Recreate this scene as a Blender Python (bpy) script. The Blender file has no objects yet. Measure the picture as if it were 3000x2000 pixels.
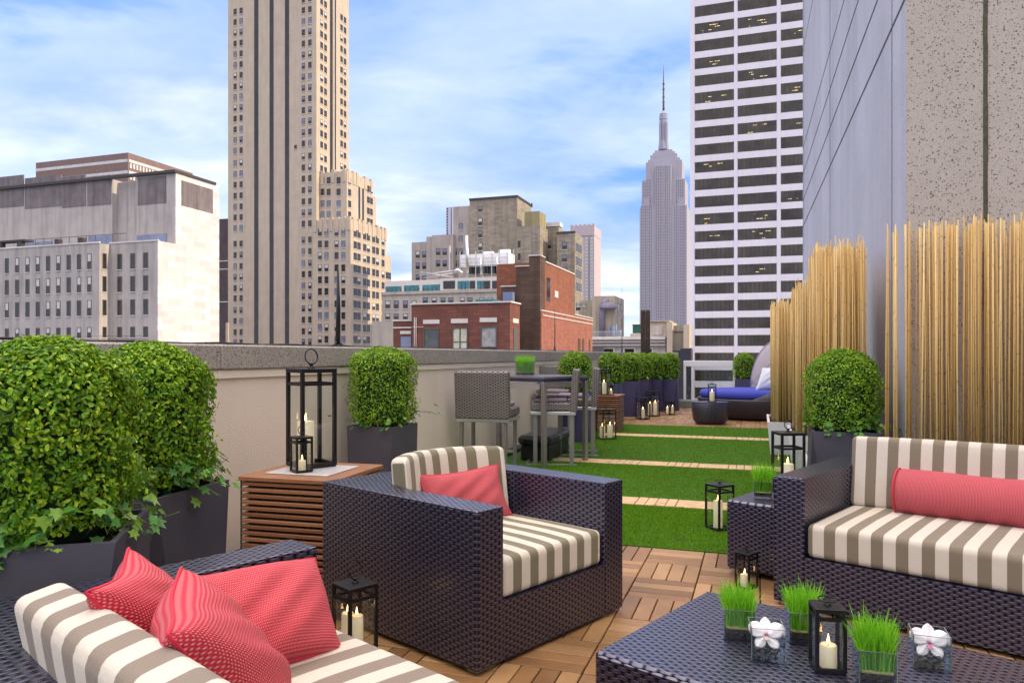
import bpy, bmesh, math, random
import numpy as np
from mathutils import Vector, Matrix
rad = math.radians
random.seed(7); rng = np.random.default_rng(7)
S = bpy.context.scene
COL = S.collection

# ------------------------------------------------------------------ camera
FPX, CX, HY, H = 2160.0, 1500.0, 1040.0, 1.3      # focal length and horizon in photo pixels, eye height
cd = bpy.data.cameras.new('camera'); cam = bpy.data.objects.new('camera', cd); COL.objects.link(cam)
cam.location = (0, 0, H); cam.rotation_euler = (rad(90), 0, 0)
cd.sensor_width = 36; cd.lens = 36 * FPX / 3000; cd.shift_y = 40 / 3000
cd.clip_start = 0.02; cd.clip_end = 6000
S.camera = cam

# ------------------------------------------------------------------ world, sun, exposure
TH = rad(18.6); CS, SN = math.cos(TH), math.sin(TH)      # street grid / terrace axes
SUN_EL, SUN_AZ = rad(24), math.atan2(CS * 1.0 + SN * .05, -SN * 1.0 + CS * .05)
w = bpy.data.worlds.new('World'); S.world = w; w.use_nodes = True
nt = w.node_tree; N = nt.nodes; L = nt.links; N.clear()
def nd(tree, kind, **kw):
    n = tree.nodes.new(kind)
    for k, v in kw.items():
        if k.startswith('i_'):
            n.inputs[k[2:].replace('_', ' ')].default_value = v
        else: setattr(n, k, v)
    return n
def mth(tree, op, a, b=None, c=None, clamp=False):
    n = tree.nodes.new('ShaderNodeMath'); n.operation = op; n.use_clamp = clamp
    for i, x in enumerate((a, b, c)):
        if x is None: continue
        if isinstance(x, (int, float)): n.inputs[i].default_value = x
        else: tree.links.new(x, n.inputs[i])
    return n.outputs[0]
def mixc(tree, f, a, b, mode='MIX'):
    n = tree.nodes.new('ShaderNodeMix'); n.data_type = 'RGBA'; n.blend_type = mode
    for s, x in ((n.inputs[0], f), (n.inputs[6], a), (n.inputs[7], b)):
        if isinstance(x, (int, float)): s.default_value = x
        elif isinstance(x, (tuple, list)): s.default_value = (*x[:3], 1)
        else: tree.links.new(x, s)
    return n.outputs[2]
def ramp(tree, f, pts, interp='LINEAR'):
    n = tree.nodes.new('ShaderNodeValToRGB'); n.color_ramp.interpolation = interp
    e = n.color_ramp.elements
    while len(e) < len(pts): e.new(0.5)
    for q, (p, c) in zip(e, pts):
        q.position = p; q.color = (*((c, c, c) if isinstance(c, (int, float)) else c), 1)
    tree.links.new(f, n.inputs[0]); return n.outputs[0]
out = N.new('ShaderNodeOutputWorld'); bg = N.new('ShaderNodeBackground'); bg.inputs[1].default_value = 0.115
sky = N.new('ShaderNodeTexSky'); sky.sky_type = 'NISHITA'; sky.sun_disc = False
sky.sun_elevation = SUN_EL; sky.sun_rotation = SUN_AZ; sky.air_density = 1.0; sky.dust_density = 1.0; sky.ozone_density = 2.5
tc = N.new('ShaderNodeTexCoord'); sx = N.new('ShaderNodeSeparateXYZ'); L.new(tc.outputs['Generated'], sx.inputs[0])
zz = mth(nt, 'ADD', mth(nt, 'MAXIMUM', sx.outputs[2], 0.0), 0.22)
cb = N.new('ShaderNodeCombineXYZ')
L.new(mth(nt, 'DIVIDE', sx.outputs[0], zz), cb.inputs[0]); L.new(mth(nt, 'DIVIDE', sx.outputs[1], zz), cb.inputs[1])
mp = N.new('ShaderNodeMapping'); L.new(cb.outputs[0], mp.inputs[0])
mp.inputs['Rotation'].default_value = (0, 0, rad(-24)); mp.inputs['Scale'].default_value = (0.85, 1.25, 1); mp.inputs['Location'].default_value = (5.3, 2.2, 0)
n1 = nd(nt, 'ShaderNodeTexNoise', i_Scale=1.7, i_Detail=8.0, i_Roughness=0.54, i_Distortion=0.25); L.new(mp.outputs[0], n1.inputs[0])
n2 = nd(nt, 'ShaderNodeTexNoise', i_Scale=0.55, i_Detail=3.0, i_Roughness=0.5); L.new(mp.outputs[0], n2.inputs[0])
cl = mth(nt, 'ADD', mth(nt, 'MULTIPLY', n1.outputs[0], .65), mth(nt, 'MULTIPLY', n2.outputs[0], .45))
low = mth(nt, 'MULTIPLY', mth(nt, 'SUBTRACT', 0.42, sx.outputs[2], clamp=True), 0.42)
cl = mth(nt, 'ADD', cl, low)
high = mth(nt, 'MULTIPLY', mth(nt, 'SUBTRACT', sx.outputs[2], 0.50, clamp=True), 0.9)      # cloud added above the frame as fill light
back = mth(nt, 'MULTIPLY', mth(nt, 'SUBTRACT', -0.1, sx.outputs[1], clamp=True), 0.5)   # and behind the camera
cl = mth(nt, 'ADD', cl, mth(nt, 'ADD', high, back))
cf = ramp(nt, cl, [(0.48, 0.0), (0.60, 0.38), (0.80, 0.93)], 'EASE')
bl = mixc(nt, 0.80, sky.outputs[0], (1.6, 3.3, 7.9))
hi = ramp(nt, sx.outputs[2], [(.52, 0.0), (.70, 1.0)])
n3 = nd(nt, 'ShaderNodeTexNoise', i_Scale=1.3, i_Detail=5.0, i_Roughness=0.55); L.new(mp.outputs[0], n3.inputs[0])
shade = ramp(nt, n3.outputs[0], [(.38, (5.0, 5.7, 7.4)), (.58, (8.6, 8.8, 9.3))])
cw_ = mixc(nt, hi, shade, (21, 18.4, 16.8))  # unseen overhead cloud made warm and extra bright to light the terrace
col = mixc(nt, cf, bl, cw_)
L.new(col, bg.inputs[0]); L.new(bg.outputs[0], out.inputs[0])
sd = bpy.data.lights.new('sun', 'SUN'); sd.energy = 3.1; sd.angle = rad(0.53); sd.color = (1, .80, .50)
so = bpy.data.objects.new('sun', sd); COL.objects.link(so)
sv = Vector((math.sin(SUN_AZ) * math.cos(SUN_EL), math.cos(SUN_AZ) * math.cos(SUN_EL), math.sin(SUN_EL)))
so.rotation_euler = sv.to_track_quat('Z', 'Y').to_euler(); so.location = sv * 300
S.view_settings.view_transform = 'Standard'; S.view_settings.look = 'None'; S.view_settings.gamma = 1
S.view_settings.exposure = 0.50
S.render.engine = 'CYCLES'

# ------------------------------------------------------------------ projection helpers (photo pixel -> place)
def TW(r, d, z=0.0): return Vector((r * CS + d * SN, -r * SN + d * CS, z))
def r_on(u, d): k = (u - CX) / FPX; return d * (k * CS - SN) / (CS + k * SN)
def d_on(u, r): k = (u - CX) / FPX; return r * (CS + k * SN) / (k * CS - SN)
def Yof(r, d): return -r * SN + d * CS
def zof(v, r, d): return H + (HY - v) / FPX * Yof(r, d)
def rd(u, Y): X = (u - CX) / FPX * Y; return X * CS - Y * SN, X * SN + Y * CS
def at(u, Y, z=0.0): return Vector(((u - CX) / FPX * Y, Y, z))
A_, B_ = Vector((.669, .743, 0)), Vector((-.743, .669, 0))
def AB(a, b, z=0.0): return A_ * a + B_ * b + Vector((0, 0, z))

# ------------------------------------------------------------------ mesh builder
class MB:
    def __init__(s): s.v = []; s.f = []; s.m = []; s.sm = []
    def add(s, vs, fs, mi=0, smooth=False):
        o = len(s.v); s.v += [tuple(p) for p in vs]
        for f in fs: s.f.append(tuple(i + o for i in f)); s.m.append(mi); s.sm.append(smooth)
        return s
    def box(s, x0, x1, y0, y1, z0, z1, mi=0, bev=0.0, M=None):
        if bev > 0:
            b = bev; vs = []; 
            for z, i in ((z0, b), (z0 + b, 0), (z1 - b, 0), (z1, b)):
                for (px, py) in ((x0 + i, y0 + b), (x0 + b, y0 + i), (x1 - b, y0 + i), (x1 - i, y0 + b), (x1 - i, y1 - b), (x1 - b, y1 - i), (x0 + b, y1 - i), (x0 + i, y1 - b)):
                    vs.append(Vector((px, py, z)))
            fs = [tuple(range(7, -1, -1)), tuple(range(24, 32))]
            for k in range(3):
                for j in range(8): a = k * 8 + j; c = k * 8 + (j + 1) % 8; fs.append((a, c, c + 8, a + 8))
        else:
            vs = [Vector(p) for p in ((x0, y0, z0), (x1, y0, z0), (x1, y1, z0), (x0, y1, z0), (x0, y0, z1), (x1, y0, z1), (x1, y1, z1), (x0, y1, z1))]
            fs = [(3, 2, 1, 0), (4, 5, 6, 7), (0, 1, 5, 4), (1, 2, 6, 5), (2, 3, 7, 6), (3, 0, 4, 7)]
        if M is not None: vs = [M @ p for p in vs]
        return s.add(vs, fs, mi)
    def prism(s, poly, z0, z1, mi=0, top=None):
        n = len(poly); tp = top or poly
        vs = [(x, y, z0) for x, y in poly] + [(x, y, z1) for x, y in tp]
        s.add(vs, [tuple(range(n - 1, -1, -1)), tuple(range(n, 2 * n))] + [(i, (i + 1) % n, n + (i + 1) % n, n + i) for i in range(n)], mi)
        return s
    def tube(s, pts, r, n=8, mi=0, closed=False, smooth=True):
        pts = [Vector(p) for p in pts]; m = len(pts); rr = r if isinstance(r, (list, tuple)) else [r] * m
        vs = []; up0 = None
        for i, p in enumerate(pts):
            if closed: t = pts[(i + 1) % m] - pts[i - 1]
            else: t = pts[min(i + 1, m - 1)] - pts[max(i - 1, 0)]
            t.normalize()
            if up0 is None: up0 = Vector((0, 0, 1)) if abs(t.z) < .9 else Vector((1, 0, 0))
            a = t.cross(up0); 
            if a.length < 1e-4: a = t.orthogonal()
            a.normalize(); b = a.cross(t).normalized(); up0 = b
            for k in range(n): th = 2 * math.pi * k / n; vs.append(p + (a * math.cos(th) + b * math.sin(th)) * rr[i])
        fs = []
        for i in range(m if closed else m - 1):
            for k in range(n): a0 = i * n + k; a1 = i * n + (k + 1) % n; j = ((i + 1) % m) * n; fs.append((a0, a1, j + (k + 1) % n, j + k))
        if not closed: fs += [tuple(range(n - 1, -1, -1)), tuple(range((m - 1) * n, m * n))]
        return s.add(vs, fs, mi, smooth)
    def lathe(s, prof, n=24, mi=0, c=(0, 0), smooth=True, sc=(1, 1)):
        vs = []; m = len(prof)
        for (r, z) in prof:
            for k in range(n): th = 2 * math.pi * k / n; vs.append((c[0] + r * sc[0] * math.cos(th), c[1] + r * sc[1] * math.sin(th), z))
        fs = [(i * n + k, i * n + (k + 1) % n, (i + 1) * n + (k + 1) % n, (i + 1) * n + k) for i in range(m - 1) for k in range(n)]
        fs += [tuple(range(n - 1, -1, -1)), tuple(range((m - 1) * n, m * n))]
        return s.add(vs, fs, mi, smooth)
    def rbox(s, hx, hy, hz, r, n=10, bulge=0.0, bend=0.0, M=None, mi=0, wr=0.0):
        """soft cushion: rounded box with puffed top, optional bend in plan"""
        idx = {}; vs = []; fs = []
        def key(p):
            k = tuple(round(q, 5) for q in p)
            if k in idx: return idx[k]
            x, y, z = p[0] * hx, p[1] * hy, p[2] * hz
            cx_, cy_, cz_ = (max(-h + r, min(h - r, q)) for q, h in ((x, hx), (y, hy), (z, hz)))
            dv = Vector((x - cx_, y - cy_, z - cz_))
            if dv.length > 1e-9: dv = dv.normalized() * r
            P = Vector((cx_, cy_, cz_)) + dv
            fx = max(0, 1 - (P.x / hx) ** 4); fy = max(0, 1 - (P.y / hy) ** 4); fz = max(0, 1 - (P.z / hz) ** 4)
            if p[2] > .99: P.z += bulge * fx * fy
            if hz > hy and abs(p[1]) > .99: P.y += math.copysign(bulge * fx * fz, p[1])
            if wr: P += Vector((0, 0, wr * math.sin(P.x * 31 + P.y * 17) * fx * fy))
            P.y -= bend * (P.x / hx) ** 2
            idx[k] = len(vs); vs.append(P); return idx[k]
        # sample coordinates denser near edges
        def cs(h):
            e = r / h; a = [-1, -1 + e * .3, -1 + e * .65, -1 + e]; mid = [(-1 + e) + (2 - 2 * e) * i / n for i in range(1, n)]
            return a + mid + [1 - e, 1 - e * .65, 1 - e * .3, 1]
        X, Y_, Z = cs(hx), cs(hy), cs(hz)
        def face(G1, G2, fn, flip):
            for i in range(len(G1) - 1):
                for j in range(len(G2) - 1):
                    q = [key(fn(G1[i], G2[j])), key(fn(G1[i + 1], G2[j])), key(fn(G1[i + 1], G2[j + 1])), key(fn(G1[i], G2[j + 1]))]
                    fs.append(tuple(q[::-1] if flip else q))
        face(X, Y_, lambda a, b: (a, b, 1), False); face(X, Y_, lambda a, b: (a, b, -1), True)
        face(X, Z, lambda a, b: (a, -1, b), False); face(X, Z, lambda a, b: (a, 1, b), True)
        face(Y_, Z, lambda a, b: (1, a, b), False); face(Y_, Z, lambda a, b: (-1, a, b), True)
        if M is not None: vs = [M @ p for p in vs]
        return s.add(vs, fs, mi, True)
    def build(s, name, mats, parent=None, uv=None):
        me = bpy.data.meshes.new(name); me.from_pydata(s.v, [], s.f)
        if not isinstance(mats, (list, tuple)): mats = [mats]
        for m in mats: me.materials.append(m)
        me.polygons.foreach_set('material_index', s.m); me.polygons.foreach_set('use_smooth', s.sm)
        if uv == 'box':      # metric UVs, dominant axis per face
            ul = me.uv_layers.new(name='UVMap'); V = me.vertices
            for p in me.polygons:
                n = p.normal; a = max(range(3), key=lambda i: abs(n[i]))
                for li in p.loop_indices:
                    c = V[me.loops[li].vertex_index].co
                    if a == 2: ul.data[li].uv = (c.x, c.y)
                    elif a == 0: ul.data[li].uv = (c.y, c.z)
                    else:
                        h = n.x * c.y - n.y * c.x if abs(n.x) > .25 else c.x * (1 if True else 0)
                        ul.data[li].uv = (c.x, c.z)
        me.update(); o = bpy.data.objects.new(name, me); COL.objects.link(o)
        if parent is not None: o.parent = parent
        return o
def thing(name, label, cat, loc=(0, 0, 0), rot=0.0, group=None):
    o = bpy.data.objects.new(name, None); COL.objects.link(o); o.empty_display_size = .1
    o.location = loc; o.rotation_euler = (0, 0, rot); o['label'] = label; o['category'] = cat
    if group: o['group'] = group
    return o
def tag(o, label, cat, group=None):
    o['label'] = label; o['category'] = cat
    if group: o['group'] = group
    return o
def struct(o, kind='structure'): o['kind'] = kind; return o
def copy_thing(root, loc, rot=None, label=None, scale=None):
    c = root.copy(); COL.objects.link(c); c.location = loc
    if rot is not None: c.rotation_euler = (0, 0, rot)
    if scale is not None: c.scale = scale if isinstance(scale, (tuple, list)) else (scale,) * 3
    if label: c['label'] = label
    def rec(src, dst):
        for ch in list(src.children):
            k = ch.copy(); COL.objects.link(k); k.parent = dst; k.matrix_parent_inverse = ch.matrix_parent_inverse.copy(); rec(ch, k)
    rec(root, c); return c
def mesh_np(name, V, F4, mat, parent=None, smooth=False, uv=None):
    me = bpy.data.meshes.new(name); n = len(V); k = F4.shape[1]
    me.vertices.add(n); me.vertices.foreach_set('co', np.asarray(V, dtype=np.float32).ravel())
    me.loops.add(F4.size); me.loops.foreach_set('vertex_index', F4.astype(np.int32).ravel())
    me.polygons.add(len(F4)); me.polygons.foreach_set('loop_start', np.arange(0, F4.size, k, dtype=np.int32))
    me.polygons.foreach_set('loop_total', np.full(len(F4), k, dtype=np.int32))
    if smooth: me.polygons.foreach_set('use_smooth', np.ones(len(F4), dtype=bool))
    for m in (mat if isinstance(mat, (list, tuple)) else [mat]): me.materials.append(m)
    me.update(); me.validate(); o = bpy.data.objects.new(name, me); COL.objects.link(o)
    if parent is not None: o.parent = parent
    return o

# ------------------------------------------------------------------ materials
def newmat(name):
    m = bpy.data.materials.new(name); m.use_nodes = True; t = m.node_tree
    return m, t, t.nodes['Principled BSDF'], t.nodes['Material Output']
def objco(t, kind='Object'):
    c = t.nodes.new('ShaderNodeTexCoord'); return c.outputs[kind]
def noise(t, vec, scale, detail=4, rough=.55, dist=0.0, stretch=None):
    if stretch:
        m = t.nodes.new('ShaderNodeMapping'); m.inputs['Scale'].default_value = stretch; t.links.new(vec, m.inputs[0]); vec = m.outputs[0]
    n = nd(t, 'ShaderNodeTexNoise', i_Scale=scale, i_Detail=float(detail), i_Roughness=rough, i_Distortion=dist); t.links.new(vec, n.inputs[0]); return n.outputs[0]
def bump(t, b, h, strength=.3, dist=.01):
    n = t.nodes.new('ShaderNodeBump'); n.inputs['Strength'].default_value = strength; n.inputs['Distance'].default_value = dist
    t.links.new(h, n.inputs['Height']); t.links.new(n.outputs[0], b.inputs['Normal'])
def plain(name, c, rough=.6, metal=0.0, var=.12, scale=6.0, emit=None, es=0.0, stretch=None, bs=0.0, bscale=60):
    m, t, b, o = newmat(name); v = objco(t)
    f = noise(t, v, scale, 5, .6, stretch=stretch)
    k = ramp(t, f, [(.3, 1 - var), (.7, 1 + var)])
    t.links.new(mixc(t, 1.0, c, k, 'MULTIPLY'), b.inputs['Base Color'])
    b.inputs['Roughness'].default_value = rough; b.inputs['Metallic'].default_value = metal
    if emit: b.inputs['Emission Color'].default_value = (*emit, 1); b.inputs['Emission Strength'].default_value = es
    if bs: bump(t, b, noise(t, v, bscale, 4), bs, .01)
    return m
def wicker(name, c, c2, p=.0105, q=.021, rough=.38, spec=.6):
    wk = spec
    m, t, b, o = newmat(name); uv = t.nodes.new('ShaderNodeUVMap'); s = t.nodes.new('ShaderNodeSeparateXYZ'); t.links.new(uv.outputs[0], s.inputs[0])
    wob = mth(t, 'MULTIPLY', mth(t, 'SUBTRACT', noise(t, uv.outputs[0], 9, 2), .5), .012)
    row = mth(t, 'DIVIDE', mth(t, 'ADD', s.outputs[1], wob), p); fr = mth(t, 'FRACT', row); fl = mth(t, 'FLOOR', row)
    prof = mth(t, 'SINE', mth(t, 'MULTIPLY', fr, math.pi))
    prof = mth(t, 'POWER', mth(t, 'MAXIMUM', prof, 0.0), .5)
    wv = mth(t, 'SINE', mth(t, 'MULTIPLY', mth(t, 'ADD', mth(t, 'DIVIDE', s.outputs[0], q), fl), math.pi))
    h = mth(t, 'MULTIPLY', prof, mth(t, 'ADD', mth(t, 'MULTIPLY', wv, .42), .58))
    nz = noise(t, uv.outputs[0], 55, 3)
    cc = mixc(t, nz, c, c2); k = ramp(t, h, [(.10, .05), (.40, .8), (1, 1.0)])
    t.links.new(mixc(t, 1.0, cc, k, 'MULTIPLY'), b.inputs['Base Color'])
    b.inputs['Roughness'].default_value = rough; b.inputs['Specular IOR Level'].default_value = spec
    t.links.new(mth(t, 'MULTIPLY', ramp(t, h, [(.10, 0.0), (.4, 1.0)]), spec), b.inputs['Specular IOR Level'])
    t.links.new(mth(t, 'MULTIPLY', ramp(t, h, [(.15, 0.0), (.5, 1.0)]), .6 if spec > .9 else .1), b.inputs['Coat Weight']); b.inputs['Coat Roughness'].default_value = .24; b.inputs['Coat IOR'].default_value = 1.7; b.inputs['Specular Tint'].default_value = (.74, .74, 1.0, 1) if spec > .9 else (1, 1, 1, 1); b.inputs['IOR'].default_value = 1.7
    bump(t, b, h, .85, .0026); return m
def stripes(name, axis, pitch, phase=0.0, ca=(.78, .74, .66), cbk=(.26, .22, .16)):
    m, t, b, o = newmat(name); v = objco(t); s = t.nodes.new('ShaderNodeSeparateXYZ'); t.links.new(v, s.inputs[0])
    x = mth(t, 'ADD', s.outputs[axis], phase); fr = mth(t, 'FRACT', mth(t, 'DIVIDE', x, pitch))
    f = ramp(t, fr, [(0, 0.0), (.49, 0.0), (.505, 1.0), (.985, 1.0), (1.0, 0.0)])
    cc = mixc(t, f, ca, cbk); nz = noise(t, v, 420, 2)
    t.links.new(mixc(t, 1.0, cc, ramp(t, nz, [(.3, .86), (.7, 1.08)]), 'MULTIPLY'), b.inputs['Base Color'])
    b.inputs['Roughness'].default_value = .85; b.inputs['Sheen Weight'].default_value = .15
    h = mth(t, 'ADD', mth(t, 'MULTIPLY', nz, .25), noise(t, v, 11, 3)); bump(t, b, h, .35, .012); return m
def wovenred(name, p=.0075, c1=(.60, .018, .055), c2=(.82, .32, .29)):
    m, t, b, o = newmat(name); uv = t.nodes.new('ShaderNodeUVMap'); s = t.nodes.new('ShaderNodeSeparateXYZ'); t.links.new(uv.outputs[0], s.inputs[0])
    row = mth(t, 'DIVIDE', s.outputs[1], p); fl = mth(t, 'FLOOR', row)
    a = mth(t, 'SINE', mth(t, 'MULTIPLY', mth(t, 'FRACT', row), math.pi))
    bb = mth(t, 'SINE', mth(t, 'MULTIPLY', mth(t, 'ADD', mth(t, 'DIVIDE', s.outputs[0], p * .62), mth(t, 'MULTIPLY', fl, .5)), 2 * math.pi))
    d = mth(t, 'MULTIPLY', a, mth(t, 'ADD', mth(t, 'MULTIPLY', bb, .5), .5))
    f = ramp(t, d, [(.30, 0.0), (.85, .9)])
    base = mixc(t, ramp(t, mth(t, 'FRACT', mth(t, 'MULTIPLY', row, .5)), [(.48, 0.0), (.52, 1.0)]), c1, (c1[0] * .86, c1[1] * .8, c1[2] * .9))
    t.links.new(mixc(t, f, base, c2), b.inputs['Base Color'])
    b.inputs['Roughness'].default_value = .8; b.inputs['Sheen Weight'].default_value = .05
    bump(t, b, d, .6, .004); return m
def glassmat(name='clear_glass', tint=(.96, .98, .97), refl=1.0):
    m, t, b, o = newmat(name); t.nodes.remove(b)
    tr = t.nodes.new('ShaderNodeBsdfTransparent'); tr.inputs[0].default_value = (*tint, 1)
    gl = t.nodes.new('ShaderNodeBsdfGlossy'); gl.inputs['Roughness'].default_value = .02
    fr = t.nodes.new('ShaderNodeLayerWeight'); fr.inputs[0].default_value = .5; mx = t.nodes.new('ShaderNodeMixShader')
    t.links.new(mth(t, 'MULTIPLY', mth(t, 'ADD', mth(t, 'MULTIPLY', mth(t, 'POWER', fr.outputs['Facing'], 4.0), .7), .035), refl, clamp=True), mx.inputs[0]); t.links.new(tr.outputs[0], mx.inputs[1]); t.links.new(gl.outputs[0], mx.inputs[2])
    t.links.new(mx.outputs[0], o.inputs[0]); return m
def leafmat(name, ca, cb_, cc, rough=.45):
    m, t, b, o = newmat(name); g = t.nodes.new('ShaderNodeNewGeometry'); v = objco(t)
    f = mth(t, 'ADD', mth(t, 'MULTIPLY', g.outputs['Random Per Island'], .6), mth(t, 'MULTIPLY', noise(t, v, 9, 3), .45))
    t.links.new(ramp(t, f, [(.15, ca), (.5, cb_), (.95, cc)]), b.inputs['Base Color'])
    b.inputs['Roughness'].default_value = rough; b.inputs['Specular IOR Level'].default_value = .35
    tl = t.nodes.new('ShaderNodeBsdfTranslucent'); t.links.new(ramp(t, f, [(.15, tuple(q * 1.2 for q in ca)), (.9, tuple(min(1, q * 1.3) for q in cc))]), tl.inputs[0])
    mx = t.nodes.new('ShaderNodeMixShader'); mx.inputs[0].default_value = .22
    t.links.new(b.outputs[0], mx.inputs[1]); t.links.new(tl.outputs[0], mx.inputs[2]); t.links.new(mx.outputs[0], o.inputs[0]); return m
def facade(name, c, var=.14, stain=.25, rough=.85, brick=None, blocks=None):
    """masonry: colour, weather streaks, optional courses"""
    m, t, b, o = newmat(name); v = objco(t)
    f = noise(t, v, .35, 6, .62); st = noise(t, v, .5, 5, .6, stretch=(2.2, 2.2, .16))
    k = mixc(t, 1.0, ramp(t, f, [(.3, 1 - var), (.7, 1 + var)]), ramp(t, st, [(.32, 1 - stain), (.55, 1.0)]), 'MULTIPLY')
    cc = mixc(t, 1.0, c, k, 'MULTIPLY')
    if brick:
        s = t.nodes.new('ShaderNodeSeparateXYZ'); t.links.new(v, s.inputs[0])
        cm = t.nodes.new('ShaderNodeCombineXYZ'); t.links.new(mth(t, 'ADD', s.outputs[0], s.outputs[1]), cm.inputs[0]); t.links.new(s.outputs[2], cm.inputs[1])
        br = t.nodes.new('ShaderNodeTexBrick'); t.links.new(cm.outputs[0], br.inputs[0])
        br.inputs['Scale'].default_value = 1; br.inputs['Brick Width'].default_value = brick[0]; br.inputs['Row Height'].default_value = brick[1]; br.inputs['Mortar Size'].default_value = brick[1] * .09
        br.inputs['Color1'].default_value = (.78, .78, .78, 1); br.inputs['Color2'].default_value = (1.12, 1.1, 1.08, 1); br.inputs['Mortar'].default_value = (*([brick[2]] * 3), 1)
        cc = mixc(t, 1.0, cc, br.outputs[0], 'MULTIPLY')
    t.links.new(cc, b.inputs['Base Color']); b.inputs['Roughness'].default_value = rough; return m
M = {}
M['wick'] = wicker('navy_wicker', (.013, .012, .032), (.025, .022, .056), p=.0135, q=.024, rough=.38, spec=1.0)
M['wick_top'] = M['wick']
M['wickbrown'] = wicker('brown_wicker', (.13, .108, .105), (.34, .29, .275), p=.014, q=.03, rough=.5)
M['steel'] = plain('brushed_steel', (.62, .62, .63), .34, .85, .08, 30)
M['steeldark'] = plain('steel_leg', (.33, .31, .30), .42, .7, .1, 30)
M['blackmetal'] = plain('black_lantern_metal', (.012, .011, .013), .42, .3, .1, 40)
M['candle'] = plain('ivory_wax', (.86, .77, .58), .5, 0, .04, 12, emit=(1, .72, .42), es=.12)
M['wick_black'] = plain('candle_wick', (.02, .015, .01), .9)
M['flame'] = plain('flame', (1, .6, .2), .5, emit=(1, .52, .16), es=14)
M['glass'] = glassmat()
M['vaseglass'] = glassmat('vase_glass', (.90, .93, .93), 1.6)
M['railglass'] = glassmat('railing_glass', (.80, .86, .87), 1.2)
M['lid'] = plain('planter_charcoal', (.058, .056, .076), .55, 0, .12, 8, bs=.08, bscale=300)
M['planterblue'] = plain('planter_slate_blue', (.055, .050, .125), .55, 0, .12, 8)
M['white'] = plain('white_fibreglass', (.84, .82, .85), .4, 0, .03, 4)
M['soil'] = plain('soil', (.03, .022, .016), .95, 0, .4, 60, bs=.6, bscale=120)
M['box'] = leafmat('boxwood_leaf', (.028, .105, .004), (.12, .31, .008), (.50, .66, .035))
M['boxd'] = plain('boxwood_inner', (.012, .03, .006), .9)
M['boxwood'] = plain('boxwood_stem', (.10, .07, .04), .9)
M['ivy'] = leafmat('ivy_leaf', (.025, .11, .02), (.08, .26, .04), (.34, .52, .07), .35)
M['grassblade'] = leafmat('wheatgrass', (.10, .36, .01), (.22, .60, .02), (.44, .80, .06))
M['roots'] = plain('pale_roots', (.50, .42, .20), .9, 0, .3, 90)
M['pebble'] = plain('dark_pebbles', (.045, .045, .05), .35, 0, .3, 60)
M['petal'] = plain('orchid_petal', (.88, .84, .88), .55, 0, .05, 30)
M['lip'] = plain('orchid_lip', (.72, .22, .42), .5, 0, .25, 60)
M['lawnm'] = plain('turf_backing', (.04, .13, .008), .95, 0, .35, 14, bs=.7, bscale=160)
M['blade'] = leafmat('turf_blade', (.06, .17, .001), (.11, .26, .002), (.22, .40, .004), .6)
M['blade'].node_tree.nodes['Principled BSDF'].inputs['Specular IOR Level'].default_value = .08
M['teal'] = plain('window_teal', (.03, .17, .21), .15, 0, .3, .6)
M['pane'] = plain('window_pane_dark', (.022, .022, .024), .12, 0, .4, .5)
M['panebrown'] = plain('window_band_brown', (.045, .034, .027), .10, 0, .75, .45)  # reflections put into the pane colour as uneven tone
M['paneblue'] = plain('window_pane_sky', (.16, .19, .30), .1, 0, .3, .5)
M['blind'] = plain('window_blind', (.52, .52, .54), .6, 0, .15, .5)
M['frame'] = plain('window_frame', (.10, .085, .08), .6)
M['framel'] = plain('window_frame_light', (.60, .56, .55), .6)
M['litwin'] = plain('lit_ceiling_lamp', (.9, .8, .4), .5, emit=(1, .70, .25), es=.55)
M['darkroof'] = plain('dark_cap', (.05, .045, .05), .8)
M['bamboo'] = None
def deckmat():
    m, t, b, o = newmat('deck_wood'); g = t.nodes.new('ShaderNodeNewGeometry'); v = objco(t)
    gr = noise(t, v, 14, 6, .6, .3, stretch=(1, 9, 1)); gr2 = noise(t, v, 14, 6, .6, .3, stretch=(9, 1, 1))
    f = mth(t, 'ADD', mth(t, 'MULTIPLY', g.outputs['Random Per Island'], .55), mth(t, 'MULTIPLY', gr, .25)); f = mth(t, 'ADD', f, mth(t, 'MULTIPLY', gr2, .25))
    c = ramp(t, f, [(.18, (.18, .088, .034)), (.5, (.31, .165, .066)), (.85, (.45, .27, .12))])
    dirt = ramp(t, noise(t, v, 2.2, 5), [(.35, .72), (.6, 1.05)])
    t.links.new(mixc(t, 1.0, c, dirt, 'MULTIPLY'), b.inputs['Base Color']); b.inputs['Roughness'].default_value = .5
    bump(t, b, mth(t, 'ADD', gr, gr2), .25, .004); return m
M['deck'] = deckmat()
M['decklight'] = plain('pale_deck_wood', (.62, .42, .22), .6, 0, .22, 9)
def slatmat():
    m, t, b, o = newmat('slat_wood'); g = t.nodes.new('ShaderNodeNewGeometry'); v = objco(t)
    gr = noise(t, v, 10, 6, .6, .3, stretch=(1, 1, 12))
    f = mth(t, 'ADD', mth(t, 'MULTIPLY', g.outputs['Random Per Island'], .5), mth(t, 'MULTIPLY', gr, .5))
    t.links.new(ramp(t, f, [(.2, (.17, .070, .032)), (.5, (.28, .125, .058)), (.9, (.40, .20, .10))]), b.inputs['Base Color'])
    b.inputs['Roughness'].default_value = .45; bump(t, b, gr, .15, .003); return m
M['slat'] = slatmat()
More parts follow.
